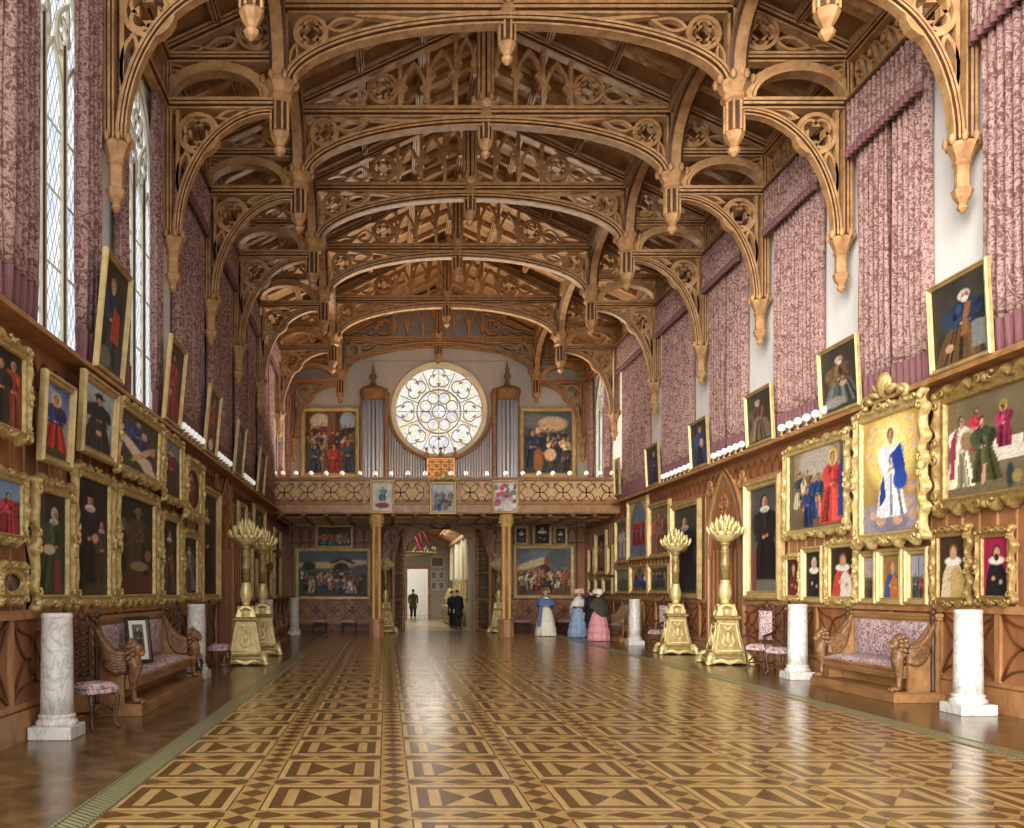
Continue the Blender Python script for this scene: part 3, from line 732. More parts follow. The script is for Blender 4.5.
curtain('dark narrow mauve curtain before the second tall window', -1, 12.72, 13.3, LEDGE_L+.06, 9.8, g, .14, 33, .07)
curtain('mauve curtain at the far side of the second tall window', -1, 14.72, 15.28, LEDGE_L+.06, 9.8, g, .14, 34, .07)
g = 'curtains of the gallery windows'
for side, nm in ((-1, 'shaded'), (1, 'sunlit')):
    curtain('slim mauve curtain before the gallery window of the %s wall' % nm, side, 32.15, 32.6, 5.6, 9.8, g, .16, 40+side)
    curtain('slim mauve curtain behind the gallery window of the %s wall' % nm, side, 34.8, 35.3, 5.6, 9.8, g, .16, 50+side)
# ------------------------------------------------------------------ framed paintings
class Art:                                                  # paints colour onto a grid of canvas points, x and y in 0..1
    def __init__(s, nu, nv, asp, bg, seed, bg2=None):
        s.rng = np.random.RandomState(seed); s.asp = asp
        u = np.linspace(0, 1, nu+1); v = np.linspace(0, 1, nv+1); s.U, s.V = np.meshgrid(u, v)
        s.c = np.zeros(s.U.shape+(3,)); a, c = np.array(srgb(*bg)), np.array(srgb(*(bg2 or bg)))
        s.c[:] = a+(c-a)*s.V[..., None]
        n = s.rng.rand(9, 9); s.nz = s.samp(n)
        s.c *= (0.75+0.5*s.nz)[..., None]
    def samp(s, n):
        k = n.shape[0]-1; x, y = s.U*k, s.V*k; i, j = np.minimum(x.astype(int), k-1), np.minimum(y.astype(int), k-1); fx, fy = x-i, y-j
        return (n[j, i]*(1-fx)*(1-fy)+n[j, i+1]*fx*(1-fy)+n[j+1, i]*(1-fx)*fy+n[j+1, i+1]*fx*fy)
    def mix(s, m, col, var=.25):
        c = np.array(srgb(*col))*(1-var+2*var*s.rng.rand(*s.U.shape))[..., None]
        s.c = s.c*(1-m[..., None])+c*m[..., None]
    def e(s, x, y, rx, ry, col, rot=0, soft=.25):
        dx, dy = (s.U-x)*s.asp, s.V-y; c, n = cos(rot), sin(rot)
        d = np.sqrt(((dx*c+dy*n)/(rx*s.asp if rx > 0 else 1))**2+((-dx*n+dy*c)/ry)**2)
        s.mix(np.clip((1-d)/soft+.5, 0, 1), col); return s
    def p(s, pts, col):
        ins = np.zeros(s.U.shape, bool); n = len(pts)
        for i in range(n):
            (x0, y0), (x1, y1) = pts[i], pts[(i+1) % n]
            if y0 == y1: continue
            ins ^= ((y0 > s.V) != (y1 > s.V)) & (s.U < (x1-x0)*(s.V-y0)/(y1-y0)+x0)
        s.mix(ins*1.0, col); return s
SKIN = (196, 150, 118)
def tint(c, k): return tuple(min(255, x*k) for x in c)
def figure(A, cx, base, h, coat, w=.3, collar=None, hat=None, skin=SKIN, skirt=None, sash=None, halo=None, beard=None, hair=(52, 36, 28), wide=True):
    r = A.rng; a = min(A.asp, .5) if h > .55 and wide else A.asp; hr = h*.068; wr = min(.8, .56*h/a*(w/.4)**.5); top = base+h; lean = (r.rand()-.5)*wr*.25
    fl = wr*(.62 if skirt else .40); bot = skirt or tint(coat, .85); mid = cx+lean*.5; sx = cx+lean
    A.p([(cx-fl, base), (cx-fl*.3, base-.01*h), (cx+fl*1.1, base), (cx+wr*.5, base+h*.28), (mid+wr*.3, base+h*.55), (mid-wr*.3, base+h*.55), (cx-wr*.5, base+h*.25)], bot)
    for q in range(int(5+3*(h > .5))):                       # folds, light and dark
        t = r.rand()*2-1; x0 = cx+fl*t*.9; x1 = mid+wr*.25*t; k = (.55, 1.35, .7, 1.2)[q % 4]; g = wr*.05+.004
        A.p([(x0-g, base), (x0+g, base), (x1+g*.5, base+h*.5), (x1-g*.5, base+h*.48)], tint(bot, k))
    A.p([(mid-wr*.28, base+h*.5), (mid+wr*.28, base+h*.5), (sx+wr*.36, base+h*.68), (sx+wr*.42, base+h*.79), (sx+wr*.16, base+h*.855), (sx-wr*.16, base+h*.855), (sx-wr*.42, base+h*.79), (sx-wr*.36, base+h*.66)], coat)
    A.e(sx-wr*.38, base+h*.68, wr*.15, h*.12, tint(coat, 1.15), .25); A.e(sx+wr*.40, base+h*.68, wr*.15, h*.12, tint(coat, .75), -.25)
    A.e(sx-wr*.2, base+h*.56, wr*.24, h*.035, tint(coat, 1.25), .35); A.e(sx+wr*.22, base+h*.57, wr*.22, h*.035, tint(coat, .8), -.3)
    for q in range(4):
        t = r.rand()-.5; A.e(sx+wr*.5*t, base+h*(.62+.18*r.rand()), wr*.05, h*.07, tint(coat, (.6, 1.4)[q % 2]), t)
    A.e(sx-wr*.04, base+h*.535, hr*.45/a, hr*.32, skin); A.e(sx+wr*.1, base+h*.55, hr*.4/a, hr*.3, tint(skin, .85))
    if sash: A.p([(cx-wr*.4, base+h*.78), (cx-wr*.2, base+h*.8), (cx+wr*.45, base+h*.46), (cx+wr*.3, base+h*.42)], sash)
    hx = sx+lean*.3; hy = top-hr*1.0
    if halo: A.e(hx, hy, hr*2.0/a, hr*1.9, halo)
    A.e(hx, top-hr*1.9, hr*.5/a, hr*.7, tint(skin, .8))
    A.e(hx-hr*.08/a, hy+hr*.1, hr*1.02/a, hr*1.12, hair); A.e(hx+hr*.1/a, hy-hr*.12, hr*.72/a, hr*.95, skin); A.e(hx+hr*.42/a, hy-hr*.15, hr*.3/a, hr*.7, tint(skin, .72))
    if h*A.U.shape[0] > 34:
        for e in (-.18, .36): A.e(hx+hr*e/a, hy+hr*.02, hr*.13/a, hr*.1, (50, 36, 30))
        A.e(hx+hr*.1/a, hy-hr*.6, hr*.2/a, hr*.09, (150, 84, 74))
    if beard: A.e(hx+hr*.08/a, top-hr*1.85, hr*.6/a, hr*.62, beard)
    if collar: A.e(sx, top-hr*2.25, hr*1.35/a, hr*.5, collar); A.e(sx, top-hr*2.5, hr*.9/a, hr*.35, tint(collar, .8))
    if hat: A.e(hx, top-hr*.25, hr*1.8/a, hr*.34, hat); A.e(hx, top+hr*.2, hr*.95/a, hr*.7, hat)
def bust(A, coat, collar=None, skin=SKIN, hair=(60, 44, 34), cx=.5, robe=None, beard=None, cap=None, trim=None, arm=None, size=1.0):
    k = size; a = min(A.asp, .7); hr = .115*k*min(1, a*1.35)
    hy = .74
    A.p([(cx-.45*k, 0), (cx+.45*k, 0), (cx+.36*k, .38), (cx+.2*k, hy-hr*1.5), (cx-.2*k, hy-hr*1.5), (cx-.36*k, .38)], coat)
    if robe: A.p([(cx-.1*k, 0), (cx+.42*k, 0), (cx+.34*k, .4), (cx+.1*k, hy-hr*1.8), (cx-.08*k, .4)], robe)
    if trim: A.p([(cx-.05, 0), (cx+.05, 0), (cx+.04, hy-hr*2), (cx-.04, hy-hr*2)], trim)
    A.e(cx, hy-hr*1.1, hr*.5/a, hr*.7, skin)
    if collar: A.e(cx, hy-hr*1.35, hr*1.9/a, hr*.7, collar)
    A.e(cx, hy+hr*.1, hr*1.0/a, hr*1.2, cap or hair); A.e(cx+hr*.08/a, hy-hr*.12, hr*.74/a, hr*1.0, skin)
    if beard: A.e(cx, hy-hr*.85, hr*.6/a, hr*.6, beard)
    A.e(cx-.12*k, .3, .07, .04, skin); A.e(cx+.16*k, .24, .07, .04, skin)
def crowd(A, n, pal, y0, y1, h0, h1, x0=.05, x1=.95):
    r = A.rng; L = sorted(r.rand(n), reverse=True)
    for t in L:
        y = y0+(y1-y0)*t; h = h0+(h1-h0)*(1-t); c = pal[r.randint(len(pal))]
        figure(A, x0+(x1-x0)*r.rand(), y, h, c, .2/A.asp**.6, skirt=pal[r.randint(len(pal))] if r.rand() < .5 else None)
ROT = {'L': PI/2, 'R': -PI/2, 'F': 0.0}
def frame_mesh(W, Hh, w, style, seed=0, arch=False):
    b = MB(); rng = random.Random(seed); d = .03+w*.55
    if style == 'plain':
        prof = [(0, 0), (0, -d*.7), (-w*.22, -d), (-w*.42, -d), (-w*.55, -d*.6), (-w*.8, -d*.55), (-w*.88, -d*.75), (-w, -d*.4), (-w, 0)]
        b.sweep([(-W/2, 0, 0), (W/2, 0, 0), (W/2, 0, Hh), (-W/2, 0, Hh)][::1], [(-p[0]*1.0, -p[1]) for p in prof], (0, -1, 0), True)
        return b
    # carved: scalloped outer edge, raised scrolls at corners and centres
    def loop(off, dep, wob):
        pts = []
        per = [(-W/2, 0, W/2, 0), (W/2, 0, W/2, Hh), (W/2, Hh, -W/2, Hh), (-W/2, Hh, -W/2, 0)]
        for q, (x0, z0, x1, z1) in enumerate(per):
            n = max(6, int(round(max(abs(x1-x0), abs(z1-z0))/.045)))
            L = abs(x1-x0)+abs(z1-z0); nx, nz = [(0, 1), (-1, 0), (0, -1), (1, 0)][q]
            for i in range(n):
                t = i/n; o = off
                wv = wob*w*(.3*sin(t*PI*round(L/.44+1)*2)+.16*sin(t*PI*round(L/.25)*2+1))
                o_ = o-wv if 0 < i else o
                x = x0+(x1-x0)*t; z = z0+(z1-z0)*t
                if i == 0: px, pz = [(1, 1), (-1, 1), (-1, -1), (1, -1)][q]; pts.append((x+px*o, -dep, z+pz*o))
                else:
                    lim = o/L
                    t2 = min(max(t, lim), 1-lim); x = x0+(x1-x0)*t2; z = z0+(z1-z0)*t2
                    pts.append((x+nx*o_, -dep, z+nz*o_))
        return pts
    loops = [loop(0, 0, 1), loop(.02*w, d*.6, 1), loop(.2*w, d, .8), loop(.36*w, d*.95, .4), loop(.5*w, d*.5, 0), loop(.76*w, d*.45, 0), loop(.84*w, d*.7, 0), loop(.98*w, d*.5, 0), loop(w, 0.005, 0)]
    m = len(loops[0]); vs = [p for l in loops for p in l]
    b.add(vs, [(i*m+q, i*m+(q+1) % m, (i+1)*m+(q+1) % m, (i+1)*m+q) for i in range(len(loops)-1) for q in range(m)], True)
    def scroll(cx, cz, r, s, a0):
        pts = [(cx+s*r*(1-.8*t)*cos(a0+5*t), -d, cz+r*(1-.8*t)*sin(a0+5*t)) for t in [i/9 for i in range(10)]]
        b.tube(pts, [w*.13*(1-.4*t/9) for t in range(10)], 5)
    for sx in (-1, 1):
        for zz, sg in ((w*.35, 1), (Hh-w*.35, -1)):
            x = sx*(W/2-w*.35); b.ball((x, -d*.8, zz), (w*.3, d*.45, w*.3), 7, 5)
            scroll(x-sx*w*.75, zz, w*.34, sx, 0); scroll(x, zz+sg*w*.75, w*.34, sx, 1.5)
    for zz in (w*.2, Hh-w*.2):
        b.ball((0, -d*.8, zz), (w*.42, d*.5, w*.3), 7, 5)
        for sx in (-1, 1): scroll(sx*w*.6, zz, w*.36, sx, .5)
    for sx in (-1, 1):
        b.ball((sx*(W/2-w*.2), -d*.8, Hh/2), (w*.28, d*.5, w*.42), 7, 5)
        for sg in (-1, 1): scroll(sx*(W/2-w*.2), Hh/2+sg*w*.6, w*.34, sx, 2)
    return b
def crest(W, Hh, w, size):
    b = MB(); d = .05+w*.5; s = size
    b.tube([(x*s, -d*.7, Hh+s*(.1+.35*(1-(x/1.3)**2))) for x in [-1.3+2.6*i/10 for i in range(11)]], s*.12, 6)
    b.ball((0, -d*.7, Hh+s*.55), (s*.42, d*.6, s*.48), 8, 6)
    for sx in (-1, 1):
        for q in range(4):
            a = .35+q*.42; r = s*(.95-.12*q)
            b.tube([(sx*r*t*cos(a), -d*(.6+.4*t), Hh+s*.1+r*t*sin(a)+.06*s*sin(t*6)) for t in (.3, .55, .8, 1.0)], [s*.15, s*.13, s*.1, s*.05], 6)
        b.tube([(sx*(s*1.25-.32*s*(1-.08*i)*cos(i*.7)), -d*.7, Hh+s*.05+.3*s*(1-.08*i)*sin(i*.7)) for i in range(8)], [s*.1]*8, 6)
    return b
PAINTINGS = {}
def painting(label, side, box, style, art, fw, group, bg=(40, 34, 28), bg2=None, tilt=0, frame_mat=None, x=None, cat='painting', shape='rect', crest_size=0, res=1.0, Y=None, name='framed_painting'):
    x0, x1, yt, yb = box; xc = (x0+x1)/2
    if side in 'LR':
        wx = x if x is not None else (XL+.1 if side == 'L' else XR-.1)
        a, c = wx*F_PX/(x0-VPX), wx*F_PX/(x1-VPX); Yc = (a+c)/2; W = abs(a-c); loc = (wx, Yc, EYE+(VPY-yb)*Yc/F_PX)
        if side == 'R': W = abs(a-c)
    else:
        Yc = Y; W = (x1-x0)*Yc/F_PX; loc = ((xc-VPX)*Yc/F_PX, Yc, EYE+(VPY-yb)*Yc/F_PX)
    Hh = (yb-yt)*Yc/F_PX
    return painting_m(label, loc, ROT[side], W, Hh, style, art, fw, group, bg, bg2, tilt, frame_mat, cat, shape, crest_size, res*(F_PX/Yc), name)
SEED = [100]
def painting_m(label, loc, rz, W, Hh, style, art, fw, group, bg, bg2, tilt, frame_mat, cat, shape, crest_size, ppm, name='framed_painting'):
    SEED[0] += 1; sd = SEED[0]
    root = thing(name, label, cat, loc, rz, group); root.rotation_euler = (-tilt if False else tilt, 0, rz)
    fm = frame_mesh(W, Hh, fw, style, sd) if style == 'plain' else frame_mesh(W-.44*fw, Hh-.44*fw, fw*.78, style, sd)
    if style != 'plain': fm.v = [(p[0], p[1], p[2]+.22*fw) for p in fm.v]
    fr = obj('frame', fm, frame_mat or (GILT if style == 'carved' else PLAINGILT), root)
    cw, ch = W-2*fw+.02, Hh-2*fw+.02
    nu = int(min(64, max(10, cw*ppm*(.9)))); nv = int(min(80, max(10, ch*ppm*.8)))
    A = Art(nu, nv, cw/ch, bg, sd, bg2)
    if art: art(A)
    yy = -.018
    me = bpy.data.meshes.new('canvas'); X = (A.U-.5)*cw; Z = fw-.01+A.V*ch
    if shape == 'oval':                                     # square sheet pressed into an oval
        a, c = A.U*2-1, A.V*2-1; X = a*np.sqrt(1-c*c/2)*cw/2; Z = fw-.01+ch/2+c*np.sqrt(1-a*a/2)*ch/2
    vs = np.stack([X.ravel(), np.full(X.size, yy), Z.ravel()], 1).tolist(); k = nu+1
    fs = [(j*k+i, j*k+i+1, (j+1)*k+i+1, (j+1)*k+i) for j in range(nv) for i in range(nu)]
    me.from_pydata(vs, [], fs); at = me.color_attributes.new('paint', 'FLOAT_COLOR', 'POINT')
    rgba = np.ones((A.U.size, 4), np.float32); rgba[:, :3] = np.clip(A.c.reshape(-1, 3), 0, 1); at.data.foreach_set('color', rgba.ravel())
    me.materials.append(PAINT); o = bpy.data.objects.new('canvas', me); COL.objects.link(o); o.parent = root
    if shape in ('oval', 'arch'):
        b = MB()
        if shape == 'oval':
            b.sweep([(cw/2*.98*cos(2*PI*i/32), -.03, fw+ch/2+ch/2*.98*sin(2*PI*i/32)) for i in range(32)], [(-.03, 0), (-.02, -.03), (.01, -.035), (.03, 0)], (0, 1, 0), True)
            k = 32                                          # gilt slip filling the corners
            for q in range(4):
                pts = [(cw/2*cos(q*PI/2+PI/2*i/8), fw+ch/2+ch/2*sin(q*PI/2+PI/2*i/8)) for i in range(9)]
                sx, sz = (1, -1, -1, 1)[q], (1, 1, -1, -1)[q]
                b.prism(pts+[(sx*cw/2, fw+ch/2+sz*ch/2)], -.032, -.02)
        else:
            pts = [(cw/2*cos(PI*i/14), fw+ch-cw/2+cw/2*sin(PI*i/14)) for i in range(15)]
            b.prism(pts[:8]+[(0, fw+ch+.005), (cw/2, fw+ch+.005)], -.032, -.02); b.prism(pts[7:]+[(-cw/2, fw+ch+.005), (0, fw+ch+.005)], -.032, -.02)
        obj('slip', b, frame_mat or GILT, fr)
    # backing board
    b = MB(); b.box(-W/2+fw*.3, -.012, fw*.3, W/2-fw*.3, .0, Hh-fw*.3); obj('backing', b, DARKWOOD, root)
    if crest_size: obj('crest', crest(W, Hh, fw, crest_size), frame_mat or GILT, fr)
    return root

GL, GU = 'paintings in the lower tier of the shaded wall', 'paintings in the upper tier of the shaded wall'
BLK, RED, BLU, WHT = (34, 32, 36), (168, 50, 44), (50, 66, 120), (226, 218, 204)
def a_l1(A): A.e(.5, .85, .6, .3, (120, 150, 190)); figure(A, .6, .02, .75, (170, 60, 70), .3)
painting('gilt framed painting of a red-robed figure under blue sky, cut by the picture edge', 'L', (-16, 23, 468, 546), 'carved', a_l1, .13, GL, (60, 52, 50))
def a_l2(A): figure(A, .5, .1, .8, (120, 100, 84), .25)
painting('small gilt frame with grey oval picture, low at the picture edge', 'L', (-8, 23, 561, 606), 'carved', a_l2, .12, GL, (70, 62, 54), shape='oval')
def a_l3(A): figure(A, .7, .0, .9, (150, 70, 46), .3, skirt=(120, 60, 44)); figure(A, .25, .05, .8, (60, 54, 44), .25)
painting('large carved gilt frame high at the picture edge, brown picture with red robe', 'L', (-18, 26, 335, 441), 'carved', a_l3, .15, GU, (50, 44, 34), x=XL+.24)
def a_l4(A):
    A.p([(.02, .45), (.3, .45), (.3, 1), (.02, 1)], (64, 66, 58)); figure(A, .52, .02, .84, (62, 70, 50), .42, collar=(206, 190, 160), skirt=(58, 66, 48), hair=(190, 180, 168))
    A.p([(.62, .02), (.85, .02), (.82, .34), (.62, .38)], (120, 62, 50)); A.e(.45, .45, .2, .05, (200, 180, 150))
painting('carved gilt framed portrait of a woman in green dress and white cap', 'L', (27, 69, 478, 611), 'carved', a_l4, .19, GL, (46, 44, 36))
def a_l5(A):
    figure(A, .45, .04, .84, BLK, .4, collar=(220, 216, 206), hat=(22, 20, 22), skirt=(30, 28, 32)); figure(A, .83, .1, .56, (70, 56, 44), .25, collar=(200, 180, 150)); A.e(.6, .5, .1, .04, SKIN)
    A.e(.7, .04, .5, .08, (74, 60, 44))
painting('tall carved gilt framed portrait of man in black hat with a child', 'L', (68.5, 110, 467, 609), 'carved', a_l5, .18, GL, (34, 32, 28))
def a_l6(A):
    A.p([(.0, .02), (1, .02), (1, .25), (0, .27)], (92, 52, 44)); figure(A, .55, .2, .68, (74, 62, 44), .5, hat=(126, 106, 66), skin=(130, 96, 70)); A.e(.15, .7, .1, .08, (96, 84, 70)); A.e(.6, .3, .25, .05, (150, 130, 100)); figure(A, .16, .22, .5, (48, 44, 36), .25); A.e(.85, .42, .1, .06, (140, 100, 70))
painting('large carved gilt framed dark painting of a turbaned man at a red-draped table', 'L', (111.5, 154.5, 487, 607), 'carved', a_l6, .2, GL, (30, 28, 24))
def a_l7(A): figure(A, .45, .05, .82, (62, 52, 46), .4, collar=WHT, skirt=(78, 66, 52)); figure(A, .72, .06, .5, (120, 80, 60), .3)
painting('carved gilt framed portrait of a white-collared woman with a small child', 'L', (157, 178, 511, 605), 'carved', a_l7, .18, GL, (38, 34, 30))
def a_l8(A): figure(A, .5, .05, .8, (120, 120, 124), .45, collar=WHT, skirt=(90, 92, 100))
painting('small carved gilt framed portrait of a lady in silvery grey below an oval', 'L', (178.5, 197, 529, 602), 'carved', a_l8, .18, GL, (44, 36, 34))
def a_l9(A): figure(A, .5, .03, .84, (30, 28, 30), .45, collar=(220, 210, 196))
painting('tall narrow gilt framed portrait of man in black beside the arched niche', 'L', (198, 216.5, 488, 602), 'plain', a_l9, .17, GL, (40, 36, 30))
def a_u1(A):
    A.e(.5, .3, .8, .2, (150, 150, 140)); A.e(.2, .7, .4, .25, (140, 160, 196)); figure(A, .5, .08, .78, (50, 54, 96), .42, skirt=RED, hair=(120, 90, 60), halo=(206, 186, 140)); A.e(.5, .05, .7, .08, (70, 66, 44))
painting('plain gilt framed painting of a saint in red skirt under blue sky', 'L', (36, 67, 378, 466), 'plain', a_u1, .1, GU, (150, 150, 150), (84, 104, 160), tilt=.05, x=XL+.24)
def a_u2(A): A.e(.5, .4, .4, .3, (150, 160, 168)); figure(A, .5, .04, .84, (34, 36, 38), .5, hat=(28, 26, 28), skirt=(44, 44, 42)); A.e(.55, .3, .1, .04, SKIN)
painting('plain gilt framed portrait of a man in black with broad hat against grey sky', 'L', (76, 111, 381, 459), 'plain', a_u2, .11, GU, (96, 110, 104), (176, 186, 194), tilt=.05, x=XL+.24)
def a_u3(A):
    A.e(.25, .65, .1, .3, (90, 74, 54)); figure(A, .45, .3, .62, (52, 60, 120), .3, skirt=(44, 48, 92), hair=(120, 84, 60)); A.e(.62, .72, .08, .07, (196, 166, 120)); A.e(.5, .3, .48, .12, (226, 210, 184), -.2); A.e(.62, .38, .32, .07, (206, 172, 136), .25); A.e(.72, .18, .14, .14, (222, 206, 180)); A.e(.86, .5, .07, .07, SKIN)
painting('carved gilt framed painting of a blue-cloaked mourner over a pale draped body', 'L', (111.5, 157.5, 409, 483), 'carved', a_u3, .17, GU, (76, 64, 48), tilt=.04, x=XL+.24)
def a_u4(A): A.e(.6, .8, .4, .3, (120, 130, 140)); figure(A, .5, .04, .86, (108, 40, 44), .45, skirt=(70, 34, 38), collar=(200, 190, 176))
painting('narrow carved gilt framed portrait of man in dark red, above mother and child', 'L', (160, 180.5, 434, 505), 'carved', a_u4, .15, GU, (80, 84, 84), x=XL+.24)
def a_u5(A): figure(A, .5, .04, .84, (130, 60, 56), .45, collar=(200, 170, 150), skirt=(110, 50, 50))
painting('carved gilt frame holding an oval portrait of a person in red', 'L', (181.5, 200, 459, 521), 'carved', a_u5, .2, GU, (62, 40, 36), shape='oval', x=XL+.24)
# canvases leaning out above the ledge, one below each corbel
def a_a1(A): figure(A, .5, .04, .82, (46, 58, 70), .4, hair=(150, 120, 96), beard=(180, 170, 160), skirt=(52, 60, 62)); A.p([(.45, .3), (.8, .3), (.78, .58), (.5, .62)], (170, 70, 48)); A.e(.3, .1, .25, .1, (112, 110, 96))
def a_a2(A): figure(A, .5, .04, .82, (160, 56, 50), .45, beard=(70, 50, 40), skirt=(140, 50, 46)); A.e(.3, .35, .1, .05, SKIN)
def a_a3(A): figure(A, .5, .04, .85, (150, 60, 50), .45, beard=(150, 140, 130)); A.e(.55, .12, .2, .1, WHT)
def a_a4(A): figure(A, .5, .04, .84, (110, 96, 84), .5, beard=(170, 160, 150))
def a_a5(A): figure(A, .5, .04, .82, (96, 84, 76), .5, hair=(170, 160, 150))
LEAN = [('gilt framed bald saint in blue and orange robe, leaning beside second tall window', a_a1, 12.0, 1.15, 1.5), ('gilt framed dark-haired saint in red robe leaning out above the ledge', a_a2, 15.45, 1.15, 1.4), ('gilt framed old man in red leaning out above a row of globe lamps', a_a3, 18.8, 1.25, 1.35),
        ('gilt framed grey-bearded figure in brown, fourth leaning painting on the shaded wall', a_a4, 22.3, 1.25, 1.3), ('gilt framed dim figure, last leaning painting before the gallery on the shaded wall', a_a5, 26.2, 1.3, 1.25)]
for i, (lb, fn, Yc, W, Hh) in enumerate(LEAN):
    painting_m(lb, (XL+.27, Yc-.15, LEDGE_L+.05), PI/2, W, Hh, 'plain', fn, .08, 'paintings leaning above the ledge of the shaded wall', (62, 52, 42), None, .09, None, 'painting', 'rect', 0, F_PX/Yc)
def b_1(A): figure(A, .52, .02, .8, (44, 56, 78), .55, hair=(200, 196, 190), beard=(220, 214, 206), skirt=(100, 76, 50)); A.p([(.5, .3), (.62, .28), (.72, .66), (.62, .68)], (140, 96, 60)); A.p([(.7, .1), (.95, .1), (.95, .4), (.72, .42)], (128, 130, 126)); A.e(.78, .52, .14, .05, (44, 56, 78), .3); A.e(.3, .2, .08, .05, SKIN)
def b_2(A): figure(A, .52, .08, .76, (104, 80, 56), .5, hair=(190, 170, 150), beard=(210, 200, 190), skirt=(96, 96, 92)); A.e(.35, .14, .28, .08, (150, 146, 138)); A.e(.6, .4, .1, .04, SKIN)
def b_3(A): figure(A, .5, .05, .8, (92, 72, 56), .5, hair=(170, 150, 130), beard=(180, 170, 160), skirt=(120, 100, 80))
def b_4(A): figure(A, .5, .05, .82, (60, 70, 110), .45, hair=(150, 110, 80), skirt=(56, 60, 86)); A.e(.62, .5, .1, .1, (196, 170, 140))
def b_5(A): figure(A, .5, .05, .8, (54, 58, 84), .45, hair=(150, 120, 90))
def b_6(A): figure(A, .5, .1, .7, (120, 110, 90), .4)
LEANR = [('gilt framed white-bearded saint in blue leaning above ledge at the bright wall', b_1, 12.45, 1.3, 1.25), ('gilt framed seated bald saint with book leaning above the bright ledge', b_2, 15.7, 1.35, 1.2), ('gilt framed brown-robed old saint, third leaning painting on the sunlit wall', b_3, 19.0, 1.35, 1.15),
         ('gilt framed figure in blue holding a child, leaning above the sunlit ledge', b_4, 22.6, 1.3, 1.2), ('gilt framed dark blue figure, last leaning painting before the gallery on sunlit wall', b_5, 26.5, 1.3, 1.2)]
for i, (lb, fn, Yc, W, Hh) in enumerate(LEANR):
    painting_m(lb, (XR-.25, Yc-.2, LEDGE_R+.05), -PI/2, W, Hh, 'plain', fn, .075, 'paintings leaning above the ledge of the sunlit wall', (64, 60, 52), None, .05, None, 'painting', 'rect', 0, F_PX/Yc)
painting_m('narrow round-topped gilt picture beside the gallery railing end', (XR-.2, 30.58, 4.85), -PI/2, .75, 1.25, 'plain', b_6, .08, None, (110, 112, 104), None, .03, None, 'painting', 'arch', 0, 30)

GR = 'paintings on the sunlit wall'
def figure_n(*a, **k): figure(*a, wide=False, **k)
def c_sup(A):
    A.p([(.0, .0), (1, .0), (1, .16), (0, .2)], (110, 96, 72)); A.p([(0, .5), (.1, .5), (.1, 1), (0, 1)], (120, 100, 70)); A.p([(.82, .6), (1, .6), (1, .95), (.82, .95)], (120, 150, 200))
    A.p([(.5, .3), (.95, .3), (.98, .5), (.5, .52)], (216, 206, 188)); figure_n(A, .62, .42, .42, (150, 50, 84), .4, beard=(70, 44, 34), halo=(170, 140, 70)); figure_n(A, .32, .44, .42, (166, 50, 66), .36, beard=(60, 40, 30)); figure_n(A, .88, .4, .4, (90, 100, 60), .4)
    figure_n(A, .14, .1, .72, (222, 210, 186), .34, skirt=(206, 190, 160)); A.p([(.03, .2), (.09, .2), (.1, .7), (.04, .6)], (150, 50, 80)); A.e(.22, .56, .07, .1, (140, 116, 82)); figure_n(A, .43, .12, .64, (64, 70, 48), .4, skirt=(70, 72, 44), hair=(50, 34, 28)); A.p([(.38, .1), (.42, .1), (.44, .3), (.4, .3)], SKIN)
    A.e(.68, .14, .04, .12, (50, 60, 58)); A.e(.75, .12, .05, .06, (150, 130, 80))
painting('wide bronze-framed painting of a robed company at a white table, cut by the edge', 'R', (938, 1062, 370, 511), 'carved', c_sup, .26, GR, (112, 98, 74), frame_mat=BRONZE_GILT)
def c_imm(A):
    A.e(.5, .7, .42, .34, (236, 206, 120)); A.e(.5, .75, .25, .2, (244, 224, 150))
    A.e(.2, .12, .3, .13, (150, 140, 150)); A.e(.75, .16, .3, .14, (164, 150, 156)); A.e(.5, .08, .3, .08, (130, 122, 140))
    for x, y in ((.15, .82), (.12, .7), (.86, .82), (.9, .7), (.2, .92), (.82, .92)): A.e(x, y, .07, .03, (222, 186, 150))
    for x, y in ((.2, .16), (.33, .1), (.78, .24), (.88, .14), (.62, .1), (.85, .36)): A.e(x, y, .08, .04, (206, 160, 128)); A.e(x+.05, y+.03, .05, .02, (170, 150, 150))
    figure_n(A, .5, .14, .74, (228, 224, 226), .3, skirt=(226, 226, 232), hair=(110, 66, 40), halo=(244, 230, 160))
    A.p([(.5, .66), (.66, .74), (.74, .56), (.76, .4), (.6, .38), (.56, .54)], (42, 66, 150)); A.p([(.3, .22), (.42, .3), (.38, .5), (.32, .4)], (46, 70, 150)); A.e(.66, .44, .12, .09, (52, 80, 166))
painting('tall crested gilt frame around a figure in white with blue cloak on gold', 'R', (857, 932, 400, 547), 'carved', c_imm, .24, GR, (150, 120, 84), (206, 172, 86), crest_size=.42, x=XR-.23)
def c_cr(A):
    A.p([(.1, .5), (.9, .5), (.9, 1), (.1, 1)], (150, 130, 104)); A.e(.5, .85, .3, .2, (176, 166, 150))
    crowd(A, 9, [(44, 66, 110), (120, 84, 60), (176, 120, 96), (60, 62, 70), (196, 180, 150)], .1, .35, .4, .56, .05, .6); figure_n(A, .74, .05, .84, (186, 64, 64), .36, skirt=(196, 72, 68), hair=(110, 70, 40), halo=(210, 180, 110)); A.p([(.86, .1), (.98, .1), (.98, .95), (.9, .7)], (52, 70, 130)); figure_n(A, .36, .03, .5, (44, 62, 104), .4)
painting('wide gilt framed painting of a crowd in red and blue robes', 'R', (786, 853, 438, 538), 'carved', c_cr, .2, GR, (110, 92, 70))
